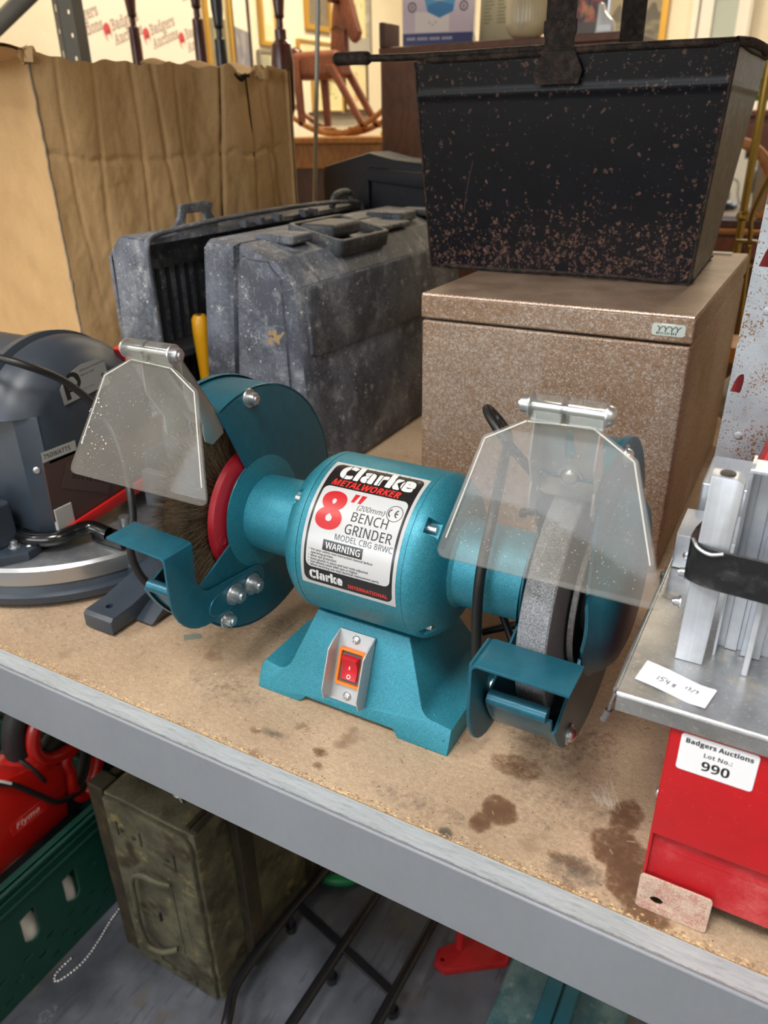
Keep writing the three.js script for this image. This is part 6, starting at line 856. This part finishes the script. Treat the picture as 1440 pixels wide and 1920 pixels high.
// ---------------------------------------------------------------- below the shelf
{
  // olive wooden ammunition box
  const ol = DT(N, N, (x, y, i) => { let c = mix3([60, 58, 45], [96, 93, 73], clamp(0.5 + (nG[i] - 0.5) * 1.6 + (nC[i] - 0.5) * 0.4)); if (nB[i] > 0.64) c = mix3(c, [118, 110, 70], clamp((nB[i] - 0.64) * 5)); if (nA[i] < 0.36) c = mix3(c, [48, 38, 26], clamp((0.36 - nA[i]) * 6)); return c; });
  const om = std({ map: rep(ol, 0.3), roughness: 0.7, bumpMap: rep(soft, 0.1), bumpScale: 0.0012 }), od = std({ map: rep(ol, 0.3), roughness: 0.75, color: 0x9a8c78 });
  const Y0 = -0.85, T = -0.456, { t, P } = at('ammunition_box', 'worn olive green ammunition box with a wire handle, standing on the floor', 'ammunition box', [-0.445, -0.85, -0.32]);
  P('body', [span(-0.54, -0.352, Y0, T, -0.47, -0.184, 0.003)], om);
  P('end_panel', [ext([[-0.536, Y0 + 0.004], [-0.358, Y0 + 0.004], [-0.358, T - 0.02], [-0.376, T - 0.004], [-0.536, T - 0.004]], 0.01, 0.002).translate(0, 0, -0.186)], om);
  P('side_batten', span(-0.575, -0.541, Y0, T + 0.004, -0.215, -0.182, 0.003), od); P('side_batten', span(-0.352, -0.334, Y0 + 0.004, T + 0.002, -0.29, -0.255, 0.003), od); P('side_batten', span(-0.352, -0.334, Y0 + 0.004, T + 0.002, -0.465, -0.44, 0.003), od); P('lid_batten', span(-0.565, -0.548, Y0, T, -0.44, -0.22, 0.003), od);
  P('lid_strip', [span(-0.374, -0.366, T - 0.002, T + 0.004, -0.46, -0.19, 0.001), span(-0.36, -0.352, T - 0.002, T + 0.003, -0.46, -0.19, 0.001)], od);
  for (const [x0, x1, y0, y1] of [[-0.515, -0.512, -0.53, -0.5], [-0.465, -0.462, -0.53, -0.5], [-0.42, -0.395, -0.545, -0.542], [-0.396, -0.393, -0.545, -0.51], [-0.5, -0.475, -0.8, -0.797], [-0.476, -0.473, -0.815, -0.797], [-0.476, -0.445, -0.818, -0.815], [-0.43, -0.4, -0.82, -0.817], [-0.4, -0.397, -0.836, -0.82]]) P('corner_strap', span(x0, x1, y0, y1, -0.1765, -0.1745, 0.0005), od);
  for (const [x, y] of [[-0.505, -0.515], [-0.48, -0.52], [-0.41, -0.53], [-0.45, -0.825], [-0.415, -0.828]]) P('rivet', domeScrew(V(x, y, -0.1762), V(0, 0, 1), 0.005, 0.0025), od);
  P('handle', tube([[-0.412, -0.585, -0.17], [-0.43, -0.578, -0.162], [-0.462, -0.578, -0.16], [-0.484, -0.6, -0.16], [-0.49, -0.66, -0.159], [-0.492, -0.74, -0.16], [-0.484, -0.772, -0.162], [-0.455, -0.768, -0.163], [-0.42, -0.745, -0.17]], 0.0048, 80, 10), om, t, 'bent wire carrying handle');
  P('handle_plate', [span(-0.418, -0.412, -0.76, -0.575, -0.177, -0.174, 0.001), span(-0.396, -0.391, -0.755, -0.62, -0.177, -0.175, 0.001)], om);
  P('handle_clip', [span(-0.456, -0.452, -0.7, -0.68, -0.177, -0.172, 0.001)], M.black);
  const sc = at('ring_catch', 'small bright metal ring catch on top of the ammunition box', 'catch', [-0.42, T, -0.24]); sc.P('ring', new THREE.TorusGeometry(0.008, 0.002, 8, 20).rotateX(1.35).translate(-0.425, T + 0.0035, -0.235), M.zinc); sc.P('pin', cyl(V(-0.44, T + 0.002, -0.24), V(-0.41, T + 0.002, -0.225), 0.002), M.zinc);
}
{
  // green crate with slots
  const gm = std({ color: 0x093d33, roughness: 0.5, bumpMap: rep(flecks, 0.08), bumpScale: 0.0002 });
  const { t, P } = at('plastic_crate', 'dark green slotted plastic crate on the floor at the left, full of odds and ends', 'crate', [-0.86, -0.85, -0.02]);
  const X = -0.655, zA = -0.32, zB = 0.34, Y1 = -0.607;
  const wall = SH([[-zB, -0.848], [-zA, -0.848], [-zA, Y1], [-zB, Y1]]); const hole = (z, y, w, h, r) => wall.holes.push(rrect(w, h, r, -z, y));
  const tear = (z, y) => { const h = new THREE.Path(); h.moveTo(-z - 0.012, y + 0.03); h.lineTo(-z + 0.017, y + 0.034); h.lineTo(-z + 0.016, y - 0.018); h.absarc(-z + 0.001, y - 0.018, 0.015, 0, -Math.PI, true); wall.holes.push(h); };
  tear(-0.155, -0.72); tear(-0.068, -0.72); tear(0.02, -0.72); tear(0.11, -0.72);
  for (let r = 0; r < 3; r++) for (let k = 0; k < 13; k++) { const z = -0.29 + k * 0.048 + (r % 2) * 0.022; if (z < 0.31) hole(z, -0.775 - r * 0.026, 0.018, 0.006, 0.002); }
  for (const z of [-0.275, -0.24, -0.205]) hole(z, -0.715, 0.014, 0.006, 0.002);
  P('long_side', ext(wall, 0.004).rotateY(Math.PI / 2).translate(X - 0.004, 0, 0), gm); P('long_side', span(-1.06, -1.056, -0.848, Y1, zA, zB), gm); P('short_side', span(-1.06, X, -0.848, Y1, zA, zA + 0.004), gm); P('short_side', span(-1.06, X, -0.848, Y1, zB - 0.004, zB), gm); P('bottom', span(-1.06, X - 0.004, -0.85, -0.846, zA, zB), gm);
  P('rim', [span(X - 0.018, X + 0.006, Y1 - 0.006, Y1, zA - 0.006, zB + 0.006, 0.002), span(X - 0.001, X + 0.004, Y1 - 0.045, Y1 - 0.04, zA, zB, 0.001), span(X - 0.001, X + 0.005, Y1 - 0.022, Y1 - 0.018, zA, zB, 0.001), span(-1.066, -1.045, Y1 - 0.006, Y1, zA, zB, 0.002), span(-1.06, X, Y1 - 0.006, Y1, zA - 0.006, zA + 0.012, 0.002)], gm, t, 'ridged rim');
  const can = (label, z, col, n) => { const c = at('bottle', label, 'bottle', [-0.69, -0.846, z], 'bottles in the green crate'); c.P('body', latheY([[0.0001, -0.846], [0.026, -0.846], [0.027, -0.84], [0.027, -0.735], [0.02, -0.722], [0.009, -0.716], [0.009, -0.71]], 28).translate(-0.692, 0, z), std({ color: 0xd8d6d0, roughness: 0.4 })); c.P('cap', latheY([[0.0001, -0.71], [0.011, -0.71], [0.011, -0.688], [0.0001, -0.686]], 20).translate(-0.692, 0, z), phy({ color: col, roughness: 0.4 })); c.P('label_band', cyl(V(-0.692, -0.8, z), V(-0.692, -0.765, z), 0.0273), phy({ color: col, roughness: 0.5 })); };
  can('white bottle with a red cap showing through the crate slot nearest the ammunition box', -0.152, 0xb03030); can('white bottle with a dark red cap showing through the second crate slot', -0.07, 0x6a1c2a);
  const dk = std({ color: 0x16171a, roughness: 0.6 });
  const c1 = at('black_cable', 'black cable lying just inside the rim of the green crate', 'cable', [-0.684, -0.7, 0.05]); c1.P('lead', tube([[-0.682, -0.69, 0.29], [-0.684, -0.62, 0.22], [-0.678, -0.622, 0.08], [-0.676, -0.62, -0.06], [-0.674, -0.622, -0.17], [-0.684, -0.64, -0.29]], 0.006, 80, 8), dk); c1.P('plug', bx(0.03, 0.03, 0.05, -0.682, -0.69, 0.3, 0.006), dk);
  const c2 = at('black_tool_bag', 'black padded bag filling the green crate', 'bag', [-0.86, -0.846, 0.02]); c2.P('body', [bx(0.24, 0.15, 0.52, -0.87, -0.771, 0.05, 0.05), bx(0.2, 0.12, 0.13, -0.86, -0.74, -0.22, 0.04)], dk); c2.P('zip', tube([[-0.8, -0.696, -0.15], [-0.82, -0.692, 0.05], [-0.8, -0.697, 0.25]], 0.003, 30, 6), M.greyPlastic);
  // red garden machine lying over the crate
  const red = phy({ color: 0xb01712, roughness: 0.3, clearcoat: 0.5, clearcoatRoughness: 0.15 });
  const f = at('garden_strimmer', 'bright red electric garden tool with a loop handle, lying across the green crate', 'garden tool', [-0.78, -0.69, -0.15]);
  const bs = new THREE.Shape(); const q = (z, y) => [-z, y]; bs.moveTo(...q(0.12, -0.46)); bs.lineTo(...q(-0.14, -0.47)); bs.quadraticCurveTo(...q(-0.21, -0.488), ...q(-0.243, -0.53)); bs.lineTo(...q(-0.225, -0.64)); bs.lineTo(...q(0.12, -0.645));
  f.P('body', [ext(bs, 0.09, 0.016).rotateY(Math.PI / 2).translate(-0.8, 0, 0)], red);
  f.P('vent_ridge', [0, 1, 2].map((k) => span(-0.712, -0.708, -0.53 + k * 0.012, -0.526 + k * 0.012, -0.09, -0.02, 0.001)), red);
  const grip = std({ color: 0x1d1e21, roughness: 0.55 }), wide = (L, k, dx) => { const cy = L.reduce((a, p) => a + p[1], 0) / L.length, cz = L.reduce((a, p) => a + p[2], 0) / L.length; return L.map(([x, y, z]) => [x + dx, cy + (y - cy) * k, cz + (z - cz) * k]); };
  const LA = [[-0.72, -0.468, -0.198], [-0.72, -0.427, -0.206], [-0.72, -0.407, -0.231], [-0.72, -0.441, -0.275], [-0.72, -0.508, -0.285], [-0.72, -0.511, -0.248], [-0.72, -0.497, -0.214]], LB = [[-0.72, -0.525, -0.247], [-0.72, -0.515, -0.283], [-0.72, -0.55, -0.315], [-0.72, -0.604, -0.297], [-0.72, -0.631, -0.265], [-0.72, -0.598, -0.246], [-0.72, -0.554, -0.249]];
  f.P('loop_handle', tube(LA, 0.012, 90, 12, true), red); f.P('loop_handle', tube(LB, 0.012, 90, 12, true), red);
  f.P('handle_grip', tube(wide(LA, 1.32, -0.03), 0.021, 90, 12, true), grip); f.P('handle_grip', tube(wide(LB, 1.3, -0.03), 0.021, 90, 12, true), grip);
  f.P('barrel', latheY([[0.0001, 0], [0.04, 0], [0.045, 0.02], [0.045, 0.12], [0.041, 0.135], [0.0001, 0.137]], 32).rotateX(-1.25).translate(-0.755, -0.545, -0.09), red);
  f.P('barrel_groove', [new THREE.TorusGeometry(0.0455, 0.004, 8, 36).rotateX(Math.PI / 2).translate(0, 0.105, 0).rotateX(-1.25).translate(-0.755, -0.545, -0.09)], grip);
  f.P('cable', [tube([[-0.71, -0.44, -0.09], [-0.702, -0.47, -0.13], [-0.7, -0.53, -0.17], [-0.7, -0.575, -0.2], [-0.712, -0.605, -0.25], [-0.73, -0.62, -0.29]], 0.005, 50, 8)], M.rubber); f.P('cable_tie', [tube([[-0.705, -0.44, -0.1], [-0.698, -0.448, -0.115], [-0.697, -0.468, -0.132]], 0.0024, 16, 6)], M.whitePrint);
  const ft = canvasTex(512, 192, (c, w, h) => { c.clearRect(0, 0, w, h); c.fillStyle = '#b01712'; c.fillRect(0, 0, w, h); c.fillStyle = '#d8a8a4'; c.font = 'italic bold 120px sans-serif'; c.fillText('Flymo', 60, 120); c.fillStyle = '#b8645e'; c.fillRect(70, 146, 380, 8); });
  f.P('maker_print', plate(0.07, 0.026, 0.0006).rotateZ(-0.02).rotateY(Math.PI / 2).translate(-0.7098, -0.57, -0.15), phy({ map: ft, roughness: 0.35 }));
  const g = at('dark_case', 'black plastic case in the dark behind the red garden tool', 'case', [-0.98, -0.85, -0.5]); g.P('body', span(-1.3, -0.72, -0.85, -0.5, -0.62, -0.4, 0.02), dk); g.P('handle', tube([[-1.05, -0.5, -0.5], [-1.04, -0.47, -0.5], [-0.92, -0.47, -0.5], [-0.91, -0.5, -0.5]], 0.012, 30, 10), dk); g.P('ribs', [0, 1, 2].map((k) => span(-1.2, -0.76, -0.8 + k * 0.09, -0.76 + k * 0.09, -0.402, -0.394, 0.003)), dk);
}
{
  // bead chain on the floor
  const t = thing('bead_chain', 'silver bead chain lying on the floor beside the green crate', 'chain', [-0.635, -0.85, -0.14]);
  const c = new THREE.CatmullRomCurve3([[-0.652, -0.245], [-0.645, -0.2], [-0.634, -0.16], [-0.627, -0.12], [-0.632, -0.085], [-0.642, -0.068], [-0.6515, -0.076], [-0.6515, -0.11]].map(([x, z]) => V(x + 0.635 + 0.012, 0.0031, z + 0.14))), l = [];
  for (let k = 0; k <= 40; k++) { const p = c.getPointAt(k / 40); l.push(new THREE.SphereGeometry(0.003, 8, 6).translate(p.x, p.y, p.z)); }
  mesh('beads', l, M.zinc, t).userData.kind = 'stuff'; mesh('link_wire', tube(c.getPoints(40), 0.0006, 60, 5), M.zinc, t);
}
{
  const tb = phy({ color: 0x111318, roughness: 0.38, clearcoat: 0.2 });
  const { P } = at('tubular_frame', 'black tubular steel folding frame lying on the floor', 'folding frame', [-0.2, -0.85, -0.3]);
  const y = -0.8;
  P('bent_tube', tube([[-0.285, -0.83, -0.05], [-0.29, -0.815, -0.1], [-0.3, y, -0.14], [-0.322, y, -0.185], [-0.327, y, -0.24], [-0.325, y, -0.29], [-0.321, y, -0.364], [-0.312, y, -0.46], [-0.3, y, -0.66]], 0.009, 100, 12), tb);
  P('long_tube', cyl(V(-0.21, y, -0.02), V(-0.196, y, -0.62), 0.009, 0.009, 16), tb); P('long_tube', cyl(V(-0.088, y, -0.02), V(-0.081, y, -0.62), 0.009, 0.009, 16), tb);
  const a = V(-0.325, y + 0.002, -0.366), b = V(-0.083, y + 0.002, -0.303), mid = a.clone().lerp(b, 0.5), ang = -Math.atan2(b.z - a.z, b.x - a.x);
  P('cross_bar', [bx(a.distanceTo(b), 0.006, 0.016, 0, 0, 0, 0.001).rotateY(ang).translate(mid.x, mid.y, mid.z)], tb); P('cross_bar', [bx(0.24, 0.012, 0.016, -0.19, y, -0.6, 0.001)], tb);
  for (const [x, z] of [[-0.205, -0.3], [-0.2, -0.59], [-0.085, -0.3], [-0.082, -0.59], [-0.322, -0.345], [-0.3, -0.65]]) P('foot', [cyl(V(x, -0.85, z), V(x, y, z), 0.006), cyl(V(x, -0.85, z), V(x, -0.835, z), 0.01)], tb);
  const g = at('green_ring', 'green plastic ring lying on the floor behind the black tubular frame', 'ring', [-0.325, -0.85, -0.535]); g.P('ring', new THREE.TorusGeometry(0.068, 0.011, 14, 60).rotateX(Math.PI / 2).translate(-0.325, -0.839, -0.53), std({ color: 0x0f7a45, roughness: 0.45 })); g.P('joint', cylX(0.0135, -0.345, -0.32, -0.8365, -0.462, 18), std({ color: 0x0b5e36, roughness: 0.45 }));
  const red = std({ map: rep(DT(N, N, (x, y2, i) => mix3([150, 22, 26], [186, 36, 38], nG[i])), 0.2), roughness: 0.45 });
  const r = at('red_steel_foot', 'red painted steel foot plate with a round upright, on the floor', 'steel foot', [-0.01, -0.85, -0.45]);
  const pl = extY([[-0.064, -0.43], [-0.058, -0.404], [-0.036, -0.4], [0.055, -0.466], [0.054, -0.56], [0.03, -0.54]], -0.85, -0.832, 0.003), hl = cyl(V(-0.047, -0.86, -0.416), V(-0.047, -0.82, -0.416), 0.004, 0.004, 14).toNonIndexed(); boxUV(hl); boxUV(pl);
  r.P('plate', cut(pl, hl), red); r.P('upright', cyl(V(-0.03, -0.833, -0.452), V(-0.03, -0.3, -0.48), 0.0085, 0.0085, 16), red); r.P('brace', span(0.038, 0.053, -0.832, -0.4, -0.53, -0.515, 0.002), red);
  const tm = DT(N, N, (x, y2, i) => { let c = mix3([52, 92, 104], [104, 134, 138], clamp(0.5 + (nG[i] - 0.5) * 2 + (nD[i] - 0.5) * 0.4)); if (nB[i] > 0.64) c = mix3(c, [168, 174, 170], clamp((nB[i] - 0.64) * 4)); return c; });
  const k = at('teal_steel_bed', 'dull teal painted steel bed with two raised rails, on the floor under the shelf', 'machine bed', [0.16, -0.85, -0.4]);
  k.P('plate', span(0.059, 0.262, -0.85, -0.84, -0.75, 0.02, 0.003), std({ map: rep(tm, 0.35), roughness: 0.55 })); const tl = std({ color: 0x1d6478, roughness: 0.45 });
  k.P('rail', span(0.1275, 0.1545, -0.8398, -0.822, -0.74, 0.0, 0.003), tl); k.P('rail', span(0.1575, 0.1815, -0.8398, -0.822, -0.74, 0.0, 0.003), tl); k.P('joint', span(0.154, 0.158, -0.8398, -0.83, -0.74, 0), M.black);
}
renderer.render(scene, camera);
